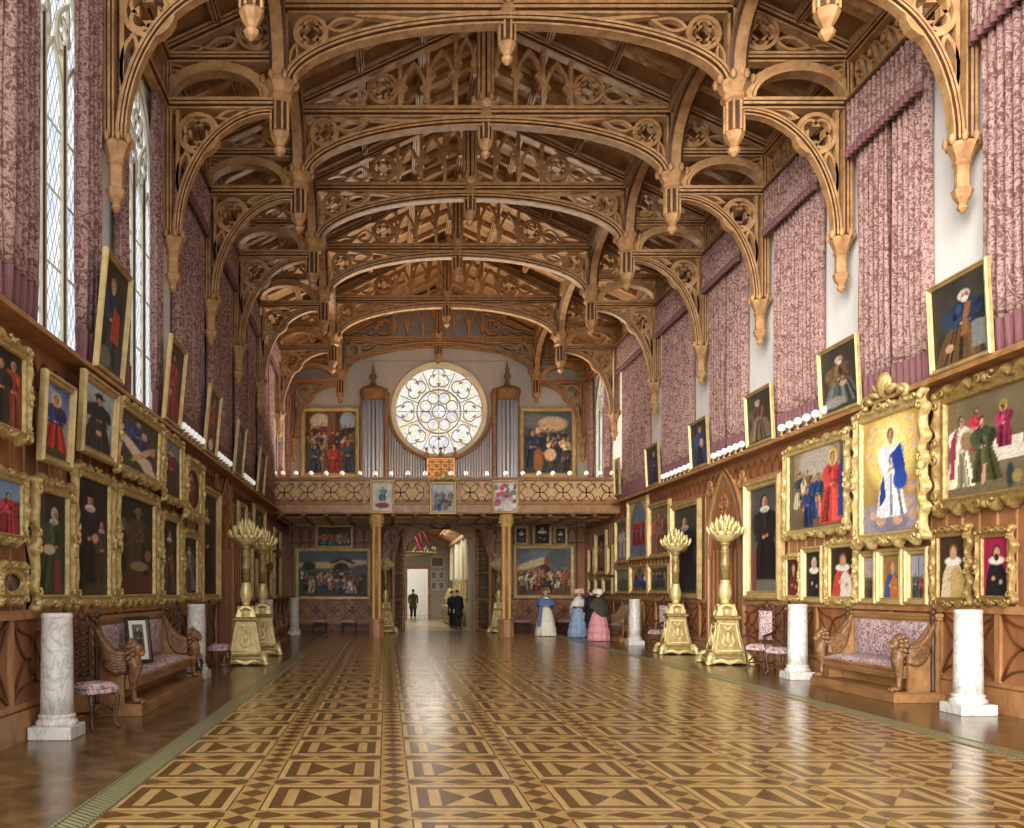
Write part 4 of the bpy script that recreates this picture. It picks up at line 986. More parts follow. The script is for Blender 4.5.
def c_rc(A): figure(A, .55, .06, .86, (26, 26, 30), .5, collar=(220, 216, 206), hair=(40, 28, 24)); A.e(.5, .05, .8, .06, (112, 106, 98)); A.p([(.05, 0), (.2, 0), (.2, .4), (.05, .42)], (120, 60, 60))
painting('tall gilt framed full-length portrait of a man in black on grey', 'R', (748, 785, 478, 600), 'plain', c_rc, .2, GR, (88, 88, 84), (72, 72, 72))
def pm(c, **k): return lambda A: bust(A, c, **k)
SM = [('small gilt framed portrait of a red-capped face, first of the low row', (785.5, 803.5, 553, 602), pm((110, 44, 40), cap=(130, 50, 44)), .13, (60, 36, 30), 'carved'),
      ('small gilt framed portrait of a white-ruffed figure in black, second of the low row', (804.5, 826, 546, 603), pm(BLK, collar=WHT, cap=(210, 200, 190)), .12, (40, 36, 34), 'plain'),
      ('ornate gilt framed portrait of a ruffed figure in red and white ermine', (823.5+4, 861, 538, 606), pm((190, 70, 60), collar=WHT, robe=(222, 210, 190), hair=(120, 80, 50)), .17, (48, 42, 36), 'carved'),
      ('gilt framed left wing of three, small panel with arches and figures', (862.5, 879.5, 551, 604), lambda A: (A.p([(.1, .5), (.9, .5), (.9, .95), (.1, .95)], (160, 150, 150)), figure(A, .35, .02, .55, (70, 84, 70), .4), figure(A, .7, .02, .5, (90, 60, 50), .4)), .1, (120, 100, 70), 'plain'),
      ('gilt framed half-length fair-haired figure in blue and orange, middle of three', (880.5, 907, 548, 605), pm((60, 80, 130), robe=(190, 110, 60), hair=(150, 96, 56)), .12, (140, 112, 66), 'plain'),
      ('gilt framed right wing of three, small panel with twin arches and figures', (908, 932.5, 547, 605), lambda A: (A.p([(.05, .5), (.45, .5), (.45, .95), (.05, .95)], (150, 150, 170)), A.p([(.55, .5), (.95, .5), (.95, .95), (.55, .95)], (150, 150, 170)), figure(A, .3, .02, .55, (60, 80, 80), .3), figure(A, .7, .02, .5, (130, 60, 60), .3)), .11, (120, 100, 70), 'plain'),
      ('ornate gilt framed portrait of a large-ruffed lady in white and gold brocade', (934, 976, 525, 609), pm((206, 190, 150), collar=WHT, robe=(190, 160, 100), hair=(110, 70, 44)), .17, (58, 48, 38), 'carved'),
      ('carved bronze framed portrait of a man in black ruff against crimson drapery', (978, 1019, 526, 607), pm(BLK, collar=WHT, beard=(60, 40, 30)), .15, (150, 36, 70), 'carved')]
for lb, bx, fn, fw, bgc, st in SM:
    painting(lb, 'R', bx, st, fn, fw, 'low row of small portraits', bgc, frame_mat=BRONZE_GILT if 'bronze' in lb or 'large-ruffed' in lb else None)
FR = [('small gilt framed pale standing figure, at the gallery end of the sunlit wall', (617, 629, 519, 563), lambda A: figure(A, .5, .05, .8, (190, 186, 190), .45), .12, (100, 96, 80)),
      ('round-topped gilt painting of three seated figures in red', (629.5, 649.5, 498, 560), lambda A: [figure(A, x, .2, .5, RED, .3, skirt=(150, 44, 50)) for x in (.25, .75, .5)], .14, (110, 122, 146)),
      ('gilt framed painting of two robed figures in rose and brown', (650.5, 672, 502, 558), lambda A: (figure(A, .38, .05, .84, (160, 90, 80), .4), figure(A, .68, .05, .7, (120, 90, 66), .35)), .15, (120, 104, 80)),
      ('tall gilt framed portrait of a man in dark dress behind a candelabrum', (673.5, 702, 502, 599), lambda A: figure(A, .5, .04, .86, (46, 46, 62), .45, collar=(190, 180, 170)), .16, (66, 66, 56)),
      ('small gilt framed landscape, lowest nearest the gallery on the sunlit wall', (617, 631, 568, 594), lambda A: A.e(.5, .3, .6, .3, (90, 100, 70)), .1, (130, 134, 120)),
      ('small gilt framed scene with blue and red figures, beneath the round-topped painting', (632, 649.5, 565, 594), lambda A: crowd(A, 4, [RED, BLU, WHT], .1, .2, .6, .7), .11, (110, 100, 80)),
      ('small gilt framed scene with grey figures, beneath the rose and brown pair', (650.5, 671, 564, 594), lambda A: crowd(A, 5, [(90, 90, 90), (120, 110, 90), (60, 70, 80)], .1, .2, .6, .7), .12, (88, 88, 70))]
for lb, bx, fn, fw, bgc in FR: painting(lb, 'R', bx, 'plain', fn, fw, GR, bgc, shape='arch' if 'round-topped' in lb else 'rect', res=1.6)
UG = [('gilt framed standing figure on the sunlit side wall below the gallery', (597, 608, 531, 575), lambda A: figure(A, .5, .1, .75, (170, 110, 90), .45), .15, (70, 56, 44)),
      ('narrow gilt frame next to the far corner below the gallery, sunlit side', (590, 595, 548, 574), None, .12, (84, 76, 60)),
      ('small gilt frame hanging by the gallery front post, sunlit side', (609.3, 614, 545, 575), None, .12, (96, 86, 66)),
      ('low small gilt frame nearest the far corner, sunlit side below gallery', (590, 596, 578, 594), None, .11, (96, 80, 70)),
      ('low small gilt frame, middle one of the row below the gallery', (597, 603.8, 578, 594), None, .11, (110, 90, 80)),
      ('low small gilt frame nearest the gallery front, sunlit side', (604.8, 613.5, 578, 594), None, .11, (84, 84, 80))]
for lb, bx, fn, fw, bgc in UG: painting(lb, 'R', bx, 'plain', fn, fw, 'small frames below the gallery on the sunlit side', bgc, res=1.6)
LG = [('small gilt frame high beside the arched niche on the shaded wall', (236.5, 244.5, 503, 526), .12, (60, 54, 44)),
      ('tall gilt frame above the candelabra on the shaded wall', (252, 263.5, 507, 553), .13, (70, 60, 50)),
      ('gilt frame high below the gallery on the shaded side', (273, 279, 529, 551), .13, (84, 76, 62)),
      ('taller gilt frame below the gallery, nearest the far corner, shaded side', (273, 279, 554, 598), .13, (64, 56, 46)),
      ('low gilt frame just past the candelabra on the shaded wall', (255, 262, 560, 598), .12, (64, 60, 50)),
      ('narrow low gilt frame at the gallery front on the shaded wall', (263.5, 269.5, 569, 598), .12, (84, 66, 56)),
      ('small gilt frame midway up at the gallery front on the shaded wall', (266, 270, 537, 564), .12, (90, 84, 70)),
      ('tall gilt frame seen between the two candelabra columns', (243, 250.5, 533, 599), .13, (66, 54, 46))]
for lb, bx, fw, bgc in LG: painting(lb, 'L', bx, 'plain', lambda A: figure(A, .5, .08, .8, (110, 92, 80), .45), fw, 'small frames at the gallery end of the shaded wall', bgc, res=1.6)
# far wall
GF = 'pictures on the far wall below the gallery'
def f_bat(A):
    A.e(.5, .95, .8, .14, (92, 106, 116)); A.e(.35, .7, .5, .07, (206, 176, 130)); A.e(.8, .76, .3, .05, (200, 180, 150)); A.e(.62, .62, .12, .14, (58, 46, 36)); A.e(.55, .8, .1, .04, (70, 56, 44), .4); A.e(.72, .8, .12, .04, (70, 56, 44), -.4); A.e(.15, .68, .1, .1, (50, 60, 50))
    A.p([(0, 0), (1, 0), (1, .5), (0, .55)], (74, 76, 60)); crowd(A, 46, [(190, 170, 140), (150, 70, 60), (56, 66, 110), (70, 60, 48), (206, 196, 180), (120, 90, 60), (196, 120, 120), (36, 44, 44)], .03, .4, .2, .34)
painting('wide gilt framed battle picture with rearing winged horse, left of the doorway', 'F', (295, 371, 548, 600), 'plain', f_bat, .16, GF, (84, 80, 66), (90, 98, 102), Y=35.88)
def f_bat2(A):
    A.e(.4, .85, .4, .14, (112, 122, 136)); A.e(.3, .68, .4, .08, (216, 190, 140), .3); A.e(.8, .8, .25, .2, (90, 96, 96)); A.e(.55, .72, .05, .12, (150, 70, 60)); A.e(.52, .55, .1, .1, (52, 44, 40))
    A.p([(0, 0), (1, 0), (1, .5), (0, .5)], (100, 72, 54)); crowd(A, 46, [(206, 176, 140), (160, 64, 54), (120, 84, 60), (70, 56, 48), (216, 196, 170), (150, 110, 80)], .03, .42, .2, .34)
painting('wide gilt framed battle picture with pale sky, right of the doorway', 'F', (513, 574.5, 545, 599), 'plain', f_bat2, .17, GF, (96, 80, 66), (108, 114, 124), Y=35.88)
painting('gilt framed wide group picture above the battle picture with winged horse', 'F', (315, 353.5, 524, 549), 'plain', lambda A: crowd(A, 16, [(180, 160, 140), (190, 90, 80), (90, 110, 90), (200, 190, 180)], .05, .3, .4, .6), .13, GF, (80, 74, 60), Y=35.88)
for lb, bx, cc in (('small gilt framed portrait in blue, first above the pale-sky battle picture', (514, 528.5, 526, 545), (46, 60, 84)), ('middle gilt framed portrait in dark dress above the pale-sky battle picture', (532.5, 551.5, 522, 546), (44, 40, 40)), ('small gilt framed portrait in white ruff, last above the pale-sky battle picture', (553.5, 567.5, 526, 546), (70, 60, 54))):
    painting(lb, 'F', bx, 'plain', pm(cc, collar=WHT), .1, GF, (50, 50, 48), Y=35.88, res=1.5)
GA = 'pair of tall pictures above the gallery'
def g_l(A):
    A.e(.3, .85, .2, .12, (190, 180, 160)); A.e(.85, .85, .15, .15, (150, 170, 196)); A.p([(.45, .6), (.6, .6), (.6, 1), (.45, 1)], (110, 90, 66)); crowd(A, 20, [(60, 68, 82), (130, 60, 54), (120, 100, 76), (44, 56, 66), (160, 140, 116), (70, 52, 42)], .02, .6, .26, .42); figure(A, .2, .02, .45, (60, 72, 94), .3); figure(A, .6, .02, .42, (150, 52, 52), .3); figure(A, .88, .02, .5, (56, 68, 90), .22)
painting('large gilt framed crowded scene in brown above the gallery, beside first organ tower', 'F', (300.5, 360, 407, 478), 'plain', g_l, .2, GA, (84, 66, 48), Y=35.95)
def g_r(A):
    A.e(.2, .85, .3, .12, (110, 116, 116)); A.e(.6, .8, .3, .12, (200, 176, 140)); crowd(A, 22, [(44, 54, 72), (206, 176, 140), (70, 66, 60), (150, 120, 84), (50, 60, 70), (216, 196, 160)], .02, .6, .24, .42); figure(A, .12, .1, .6, (48, 58, 82), .25); A.e(.3, .2, .1, .2, (150, 104, 60)); A.e(.55, .3, .12, .1, (216, 186, 150))
painting('large gilt framed crowded scene in blue-grey above the gallery, beside the second tower', 'F', (519, 576.5, 407, 478), 'plain', g_r, .2, GA, (60, 64, 66), (80, 92, 100), Y=35.95)
GG = 'pictures hung on the gallery front'
painting('gilt framed pale picture of a figure over red beast, on gallery front', 'F', (370, 394.5, 480, 513.5), 'plain', lambda A: (figure(A, .5, .35, .5, (110, 140, 150), .35), A.e(.5, .2, .35, .1, (150, 60, 56))), .09, GG, (206, 204, 196), Y=30.915, res=1.6)
painting('gilt framed pale flowery picture on the gallery front, above second post', 'F', (492, 518.5, 480, 513.5), 'plain', lambda A: [A.e(A.rng.rand(), A.rng.rand(), .12, .09, [(190, 150, 170), (90, 96, 140), (230, 226, 220), (120, 130, 110), (196, 90, 110)][i % 5]) for i in range(30)], .09, GG, (206, 200, 200), Y=30.915, res=1.6)
painting('crested gilt picture of pale figures at the centre of the gallery front', 'F', (429.5, 456.5, 482, 514.5), 'plain', lambda A: crowd(A, 14, [(90, 110, 150), (206, 206, 200), (130, 120, 110), (80, 80, 96)], .05, .4, .4, .5), .1, GG, (186, 190, 200), Y=30.915, crest_size=.36, res=1.6)
# ------------------------------------------------------------------ marble pedestals
def build_pedestal(label, loc):
    r = thing('marble_pedestal', label, 'pedestal', loc, 0, 'white marble column pedestals')
    b = MB(); b.lathe([(.176, .24), (.172, .5), (.168, 1.0), (.162, 1.3), (.166, 1.31), (.168, 1.345), (.155, 1.36)], 28); obj('shaft', b, MARBLE, r)
    b = MB(); b.lathe([(.2, .13), (.222, .15), (.222, .18), (.2, .2), (.19, .205), (.187, .22), (.2, .235), (.2, .245), (.18, .26), (.16, .27)], 28); obj('base_moulding', b, MARBLE, r)
    b = MB(); b.box(-.235, -.235, 0, .235, .235, .14); obj('plinth', b, MARBLE, r, bevel=.012)
    return r
PED = [('white marble column pedestal standing in front of the lone high-backed chair at picture edge', (-3.6, 9.85)), ('white marble column pedestal at the far end of the bench with leaning engraving', (-3.5, 16.6)),
       ('white marble column pedestal just past the pair of gilt candelabra', (-3.3, 25.0)), ('white marble column pedestal in the far corner by the shaded wall', (-3.35, 33.0)),
       ('white marble column pedestal between the sunlit bench and the picture edge', (7.6, 11.75)), ('white marble column pedestal between sunlit bench and carved side chair', (7.5, 16.4)),
       ('white marble column pedestal before the far bench near the standing ladies', (7.35, 26.6))]
ped0 = build_pedestal(PED[0][0], (*PED[0][1], 0))
for lb, (x, y) in PED[1:]: dup(ped0, (x, y, 0), 0, lb)

# ------------------------------------------------------------------ benches with winged-griffin arms
def build_bench(label, loc, rz, L):
    r = thing('settle_bench', label, 'bench', loc, rz, 'upholstered griffin-armed benches'); r.scale = (1, .86, 1); D = .86; h = L/2
    b = MB(); b.box(-h-.12, -.86, 0, h+.12, 0, .13); b.box(-h-.1, -.84, .13, h+.1, 0, .15); obj('platform', b, BENCHWOOD, r, bevel=.008)
    b = MB(); b.box(-h+.12, -.34, .15, h-.12, -.1, .34); b.box(-h+.05, -.68, .36, h-.05, -.06, .44); b.box(-h+.05, -.71, .44, h-.05, -.06, .485); b.box(-h+.05, -.66, .33, h-.05, -.1, .36)
    obj('seat_frame', b, BENCHWOOD, r, bevel=.008)
    b = MB(); b.grid(lambda u, v: ((u-.5)*(L-.16), -.69+v*.6, .5+.075*(min(1, 6*min(u, 1-u, .17))*min(1, 5*min(v, 1-v)*1.0))**.5), 30, 12)
    b.box(-h+.08, -.69, .485, h-.08, -.09, .505); obj('seat_cushion', b, UPHOL, r)
    b = MB(); b.box(-h+.0, -.08, .15, h, -.0, 1.24); b.box(-h-.06, -.12, 1.18, h+.06, 0, 1.22); b.box(-h-.08, -.14, 1.22, h+.08, 0, 1.27)
    obj('back_frame', b, BENCHWOOD, r, bevel=.006)
    b = MB(); b.grid(lambda u, v: ((u-.5)*(L-.2), -.1-.05*min(1, 8*min(u, 1-u, v, 1-v)), .56+v*.58), 30, 10); obj('back_cushion', b, UPHOL, r)
    for sx in (-1, 1):
        X = sx*h
        b = MB(); b.lathe([(.05, .15), (.03, .2), (.04, .4), (.03, .7), (.045, .9), (.03, 1.1), (.04, 1.2), (.05, 1.22), (.03, 1.24), (.02, 1.26)], 10, (X+sx*.04, -.16, 0)); b.ball((X+sx*.04, -.16, 1.29), .05, 8, 6); obj('post', b, DARKWOOD, r)
        b = MB(); b.M = Matrix(((0, 1, 0, X), (1, 0, 0, 0), (0, 0, 1, 0), (0, 0, 0, 1)))
        b.prism([(-.05, .15), (-.05, 1.22), (-.14, 1.2), (-.22, 1.02), (-.4, .86), (-.55, .78), (-.56, .15)], -.03, .03); obj('side_panel', b, BENCHWOOD, r)
        b = MB()                                            # the wing, a fan of feathers swept up to the back
        for q in range(7):
            t = q/6; z0, y0 = .80-.2*t, -.62+.02*t; y1, z1 = -.10-.1*t, 1.2-.42*t
            pts = [(X+sx*(.05+.02*sin(PI*s)), y0+(y1-y0)*s, z0+(z1-z0)*s-.16*sin(PI*s)*(1-.3*t)) for s in [i/7 for i in range(8)]]
            b.tube(pts, [.03, .045, .05, .05, .046, .04, .03, .012], 7)
            pts = [(p[0]-sx*.1, p[1], p[2]) for p in pts]; b.tube(pts, [.03, .045, .05, .05, .046, .04, .03, .012], 7)
        obj('wing', b, DARKWOOD if False else BENCHCARVE[0], r)
        b = MB()                                            # lion head, breast and single leg with paw
        b.ball((X, -.75, .84), (.085, .1, .1), 10, 8); b.ball((X, -.82, .80), (.048, .045, .045), 8, 6); b.ball((X, -.862, .815), (.02, .015, .018), 6, 4)
        for e in (-1, 1): b.ball((X+e*.05, -.72, .93), (.025, .02, .04), 6, 4); b.ball((X+e*.04, -.83, .86), (.014, .014, .014), 6, 4)
        for rr_, yy_, n_ in ((.11, -.72, 11), (.14, -.66, 12)):
            for q in range(n_):
                a = q*2*PI/n_; b.tube([(X+.06*cos(a), yy_-.03, .83+.07*sin(a)), (X+rr_*cos(a), yy_, .82+rr_*1.1*sin(a)), (X+rr_*1.05*cos(a), yy_+.05, .79+rr_*1.15*sin(a))], [.03, .036, .012], 6)
        obj('griffin_head', b, BENCHCARVE[0], r)
        b = MB(); b.tube([(X, -.64, .82), (X, -.70, .72), (X, -.73, .6), (X, -.70, .48), (X, -.69, .36), (X, -.70, .25), (X, -.71, .19)], [.07, .105, .1, .075, .048, .04, .05], 10)
        b.ball((X, -.75, .19), (.06, .09, .045), 10, 6)
        for e in (-1, 0, 1): b.ball((X+e*.04, -.83, .175), (.022, .035, .028), 6, 5)
        obj('griffin_leg', b, BENCHCARVE[0], r)
    return r
BENCHCARVE = [mottled('carved_oak', srgb(70, 44, 28), srgb(150, 110, 72), 16, (1, 1, 1), .38, bump=.3)]
build_bench('oak bench with rose upholstery, a small framed engraving leaning on its seat', (XL+.1, 13.4, 0), PI/2, 3.6)
build_bench('sunlit oak bench with rose upholstery and griffin arms between two marble pedestals', (XR-.12, 14.1, 0), -PI/2, 2.3)
build_bench('distant rose bench behind the pedestal past the gilt candelabra, shaded wall', (XL+.1, 27.9, 0), PI/2, 2.6)
build_bench('distant rose bench beside the lady in pink, behind a marble pedestal', (XR-.12, 29.0, 0), -PI/2, 2.0)

# ------------------------------------------------------------------ small engraving leaning on the bench
r = thing('framed_engraving', 'small dark framed grey engraving leaning upright on the bench seat', 'framed print', (-3.3, 12.35, .585), PI/2+.35); r.rotation_euler = (-.2, 0, PI/2-.75); r.location = (-3.42, 12.55, .59)
b = MB(); b.sweep([(-.19, 0, 0), (.19, 0, 0), (.19, 0, .66), (-.19, 0, .66)], [(0, 0), (0, .03), (.03, .035), (.05, .02), (.055, 0)], (0, -1, 0), True); obj('frame', b, flat('ebony', srgb(38, 34, 30), .4), r)
b = MB(); b.box(-.16, -.01, .03, .16, .0, .63); obj('mount', b, flat('paper_mount', srgb(206, 200, 182), .9, var=.04), r)
A = Art(16, 30, .4, (96, 92, 84), 7); figure(A, .5, .06, .84, (60, 58, 54), .5, skin=(170, 166, 156))
b = MB(); b.grid(lambda u, v: (-.085+.17*u, -.014, .15+.4*v), 16, 30); o = obj('print', b, PAINT, r, recalc=False)
at = o.data.color_attributes.new('paint', 'FLOAT_COLOR', 'POINT'); rgba = np.ones((A.U.size, 4), np.float32); rgba[:, :3] = A.c.reshape(-1, 3); at.data.foreach_set('color', rgba.ravel())

# ------------------------------------------------------------------ chairs
def turned(b, x, y, z0, z1, r=.022, k=5):
    pr = []; n = k*6
    for i in range(n+1):
        t = i/n; pr.append((r*(.75+.35*sin(2*PI*k*t)), (z1-z0)*t))
    b.lathe(pr, 8, (x, y, z0))
def build_chair(name, label, loc, rz, arms=False, pad=False, group=None):
    r = thing(name, label, 'chair', loc, rz, group); r.scale = (.86, .86, 1)
    b = MB(); b.grid(lambda u, v: ((u-.5)*(.5+.06*(1-v)), -.48+v*.46, .48+.06*(min(1, 5*min(u, 1-u))*min(1, 5*min(v, 1-v)))**.5), 10, 10)
    b.box(-.25, -.47, .41, .25, -.02, .49); obj('seat', b, UPHOL, r, bevel=.02)
    for sx in (-1, 1):
        b = MB(); b.tube([(sx*.2, -.42, .42), (sx*.24, -.46, .36), (sx*.22, -.45, .2), (sx*.2, -.43, .08), (sx*.23, -.48, .02), (sx*.24, -.5, .015)], [.035, .034, .022, .016, .022, .016], 8); obj('leg', b, DARKWOOD, r)
        b = MB(); b.tube([(sx*.2, -.04, .42), (sx*.2, -.03, .2), (sx*.21, .02, .0)], [.025, .022, .02], 8); obj('leg', b, DARKWOOD, r)
        b = MB(); turned(b, sx*.2, -.02, .45, 1.28, .026, 7); b.ball((sx*.2, -.02, 1.31), .035, 8, 6); obj('back_post', b, DARKWOOD, r)
    b = MB(); b.bar([(-.2, -.4, .16), (.2, -.4, .16)], .03, .03); b.bar([(-.2, -.04, .16), (.2, -.04, .16)], .03, .03, (0, 1, 0)); b.bar([(0, -.4, .16), (0, -.04, .16)], .03, .03, (0, 0, 1))
    b.tube([(-.18, -.42, .2), (-.09, -.42, .27), (0, -.42, .29), (.09, -.42, .27), (.18, -.42, .2)], .018, 6); obj('stretcher', b, DARKWOOD, r)
    b = MB()
    if pad:
        obj('back_pad', (lambda m: (m.grid(lambda u, v: ((u-.5)*.34, -.05-.03*min(1, 6*min(u, 1-u, v, 1-v)), .62+v*.58), 10, 12), m)[1])(MB()), UPHOL, r)
        b.box(-.18, -.045, .58, .18, 0, .63); b.box(-.18, -.045, 1.2, .18, 0, 1.25)
    else:
        b.bar([(-.14, -.02, .55), (-.14, -.02, 1.2)], .03, .03); b.bar([(.14, -.02, .55), (.14, -.02, 1.2)], .03, .03); b.bar([(-.2, -.02, .56), (.2, -.02, .56)], .05, .035)
        for q in range(5):
            z = .66+q*.125
            b.tube([(.11*sin(2*PI*t), -.025, z-.06+.12*t) for t in [i/8 for i in range(9)]], .017, 6); b.tube([(-.11*sin(2*PI*t), -.025, z-.06+.12*t) for t in [i/8 for i in range(9)]], .017, 6)
            b.bar(arc(0, z, .035, .035, 0, 2*PI, 8, -.025)[:-1], .02, .03, (0, 1, 0), True)
    b.tube([(-.2, -.02, 1.24), (-.12, -.02, 1.33), (-.05, -.02, 1.31), (0, -.02, 1.39), (.05, -.02, 1.31), (.12, -.02, 1.33), (.2, -.02, 1.24)], [.025, .03, .024, .034, .024, .03, .025], 7)
    b.bar([(-.2, -.02, 1.22), (.2, -.02, 1.22)], .05, .035); b.ball((0, -.03, 1.3), (.06, .03, .06), 8, 6)
    obj('back_frame', b, DARKWOOD, r)
    if arms:
        for sx in (-1, 1):
            b = MB(); b.tube([(sx*.21, -.02, .78), (sx*.24, -.2, .75), (sx*.25, -.4, .72), (sx*.25, -.5, .7), (sx*.25, -.52, .66)], [.022, .026, .028, .032, .022], 8); turned(b, sx*.24, -.43, .45, .72, .022, 3); obj('arm', b, DARKWOOD, r)
    return r
build_chair('carved_chair', 'dark high-backed pierced chair with rose seat behind the nearest pedestal', (-3.6, 10.6, 0), PI/2-.5)
build_chair('carved_chair', 'dark carved chair back showing between shaded bench and second pedestal', (-3.66, 15.75, 0), PI/2)
build_chair('carved_chair', 'dark low carved chair between second pedestal and the gilt candelabra', (-3.55, 18.0, 0), PI/2)
build_chair('carved_armchair', 'dark turned armchair with rose back pad beside the gilt candelabrum', (XR-.4, 18.2, 0), -PI/2+.6, arms=True, pad=True)
build_chair('carved_chair', 'dark pierced side chair with rose seat by the sunlit pedestal', (XR-.38, 17.2, 0), -PI/2+.4)
build_chair('carved_armchair', 'distant carved armchair between far pedestal and far gilt candelabrum', (XR-.4, 24.9, 0), -PI/2+.5, arms=True, pad=True)

# ------------------------------------------------------------------ stools along the far wall
def build_stool(label, loc):
    r = thing('low_stool', label, 'stool', loc, 0, 'low stools against the far wall')
    b = MB(); b.grid(lambda u, v: ((u-.5)*.6, (v-.5)*.4, .44+.06*(min(1, 5*min(u, 1-u))*min(1, 5*min(v, 1-v)))**.5), 8, 8); b.box(-.3, -.2, .38, .3, .2, .445); obj('seat', b, UPHOL, r)
    for sx in (-1, 1):
        for sy in (-1, 1):
            b = MB(); turned(b, sx*.25, sy*.15, 0, .38, .026, 3); obj('leg', b, DARKWOOD, r)
    b = MB(); b.bar([(-.25, 0, .12), (.25, 0, .12)], .03, .03); obj('stretcher', b, DARKWOOD, r)
    return r
ST = [('low dark stool with rose seat below the winged-horse battle picture, nearer the corner', -2.6), ('low dark stool with rose seat below the winged-horse battle picture, nearer the gallery post', -1.45),
      ('low dark stool with rose seat beside the gallery post, below the pale-sky picture', 5.35), ('low dark stool with rose seat beside the lady in white skirt', 7.0)]
s0 = build_stool(ST[0][0], (ST[0][1], 35.35, 0))
for lb, x in ST[1:]: dup(s0, (x, 35.35, 0), 0, lb)

# ------------------------------------------------------------------ gilt candelabra on panelled pedestals
def build_candelabrum(label, loc, rz, scale=1.0):
    r = thing('gilt_candelabrum', label, 'candelabrum', loc, rz, 'tall gilt candelabra'); r.scale = (.74*scale, .74*scale, scale)
    q4 = PI/4; R2 = sqrt(2)
    b = MB()
    b.lathe([(.56*R2, .13), (.58*R2, .16), (.58*R2, .2), (.5*R2, .24), (.47*R2, .27), (.4*R2, .5), (.35*R2, .7), (.32*R2, .9), (.31*R2, 1.0), (.37*R2, 1.03), (.38*R2, 1.08), (.3*R2, 1.1)], 4, rot=q4, smooth=False); pd = obj('pedestal', b, CAND, r)
    b = MB()
    for k in range(4):
        M = Matrix.Rotation(k*PI/2, 4, 'Z'); b.M = M
        w = lambda z: .31+.16*((1-(z-.27)/.73))**1.6
        o = lambda z: -(w(z)+.012)
        zz = [.32+.6*i/8 for i in range(9)]
        b.tube([(-(w(z)-.07), o(z), z) for z in zz]+[((w(z)-.07), o(z), z) for z in zz[::-1]]+[(-(w(.32)-.07), o(.32), .32)], .022, 6)
        b.ball((0, o(.6)-.01, .62), (.06, .03, .12), 8, 6)
        for sx in (-1, 1):
            b.tube([(0, o(.42), .42), (sx*.1, o(.46), .44), (sx*.17, o(.5), .52), (sx*.12, o(.6), .62), (sx*.14, o(.68), .72)], [.02, .025, .03, .025, .01], 6)
            b.tube([(0, o(.75), .78), (sx*.07, o(.82), .84), (sx*.13, o(.86), .88)], [.025, .025, .012], 6)
        b.bar(arc(0, 1.1, .28, .24, 0, PI, 12, -.2), .05, .12)   # lunette above each face
        b.ball((0, -.22, 1.18), (.09, .05, .08), 8, 6)
        for sx in (-1, 1): b.ball((sx*.14, -.22, 1.15), (.06, .04, .05), 6, 5)
    b.M = None
    obj('relief_ornament', b, CANDHI, pd)
    b = MB(); b.lathe([(.26*R2, 1.08), (.25*R2, 1.25), (.16*R2, 1.36), (.1*R2, 1.38)], 4, rot=q4, smooth=False); obj('cap', b, CAND, r)
    for k in range(4):
        a = q4+k*PI/2; c, s = cos(a), sin(a); b = MB(); p = lambda d, z: (c*d, s*d, z)
        b.tube([p(.62, .2), p(.76, .2), p(.86, .13), p(.88, .06), p(.94, .04), p(.97, .08)], [.1, .1, .085, .06, .045, .03], 8); b.ball(p(.88, .05), (.1, .1, .05), 8, 6)
        b.ball(p(.7, .16), (.12, .12, .07), 8, 5); obj('scroll_foot', b, CANDHI, r)
    b = MB(); b.box(-.5, -.5, .05, .5, .5, .14); 
    for k in range(4):
        b.M = Matrix.Rotation(k*PI/2, 4, 'Z'); b.tube([(-.5, -.52, .06), (-.25, -.54, .12), (0, -.55, .05), (.25, -.54, .12), (.5, -.52, .06)], .05, 6)
    b.M = None; obj('base', b, CANDHI, r)
    b = MB(); flu = lambda a, z: 1+.06*cos(10*a)
    b.lathe([(.1, 1.36), (.13, 1.4), (.12, 1.43), (.18, 1.52), (.2, 1.62), (.18, 1.74), (.13, 1.84), (.15, 1.87), (.12, 1.9)], 20, mod=flu); obj('vase', b, CANDHI, r)
    b = MB(); b.lathe([(.12, 1.89), (.125, 2.2), (.15, 2.22), (.15, 2.25), (.13, 2.27), (.125, 2.5), (.145, 2.52), (.145, 2.54), (.12, 2.56), (.115, 2.68), (.16, 2.7), (.16, 2.73), (.12, 2.75)], 20, mod=lambda a, z: 1+.035*cos(8*a+z*22)); obj('shaft', b, CAND, r)
    b = MB(); b.lathe([(.12, 2.74), (.2, 2.77), (.34, 2.84), (.43, 2.92), (.45, 2.97), (.36, 3.0), (.2, 3.02)], 32, mod=lambda a, z: 1+.09*cos(12*a)); obj('bowl', b, CANDHI, r)
    b = MB()
    for (n, rad, z, tilt) in ((14, .46, 2.96, .6), (11, .34, 3.06, .4), (8, .22, 3.15, .25), (4, .1, 3.22, .1)):
        for k in range(n):
            a = 2*PI*(k+.5*(n % 2))/n; c, s = cos(a), sin(a)
            b.tube([(c*rad*.7, s*rad*.7, z-.05), (c*rad, s*rad, z), (c*(rad+.1*tilt), s*(rad+.1*tilt), z+.09), (c*(rad+.13*tilt), s*(rad+.13*tilt), z+.16)], [.03, .055, .05, .012], 6)
    b.ball((0, 0, 3.12), (.24, .24, .14), 10, 6); b.tube([(0, 0, 3.2), (0, 0, 3.3), (0, 0, 3.42)], [.06, .05, .01], 6)
    obj('flower_crown', b, CANDHI, r)
    return r
CAND = mottled('candelabrum_gold', srgb(120, 98, 58), srgb(176, 152, 96), 7, (1, 1, 1), .4, metal=.3, bump=.2)
CANDHI = mottled('candelabrum_bright_gold', srgb(186, 162, 96), srgb(232, 216, 160), 10, (1, 1, 1), .35, metal=.25, bump=.2)
c0 = build_candelabrum('tall gilt candelabrum, nearer of the pair beside the arched niche, shaded wall', (-3.05, 19.6, 0), .12, .94)
dup(c0, (-3.1, 22.6, 0), .12, 'tall gilt candelabrum, farther of the pair beside the arched niche, shaded wall')
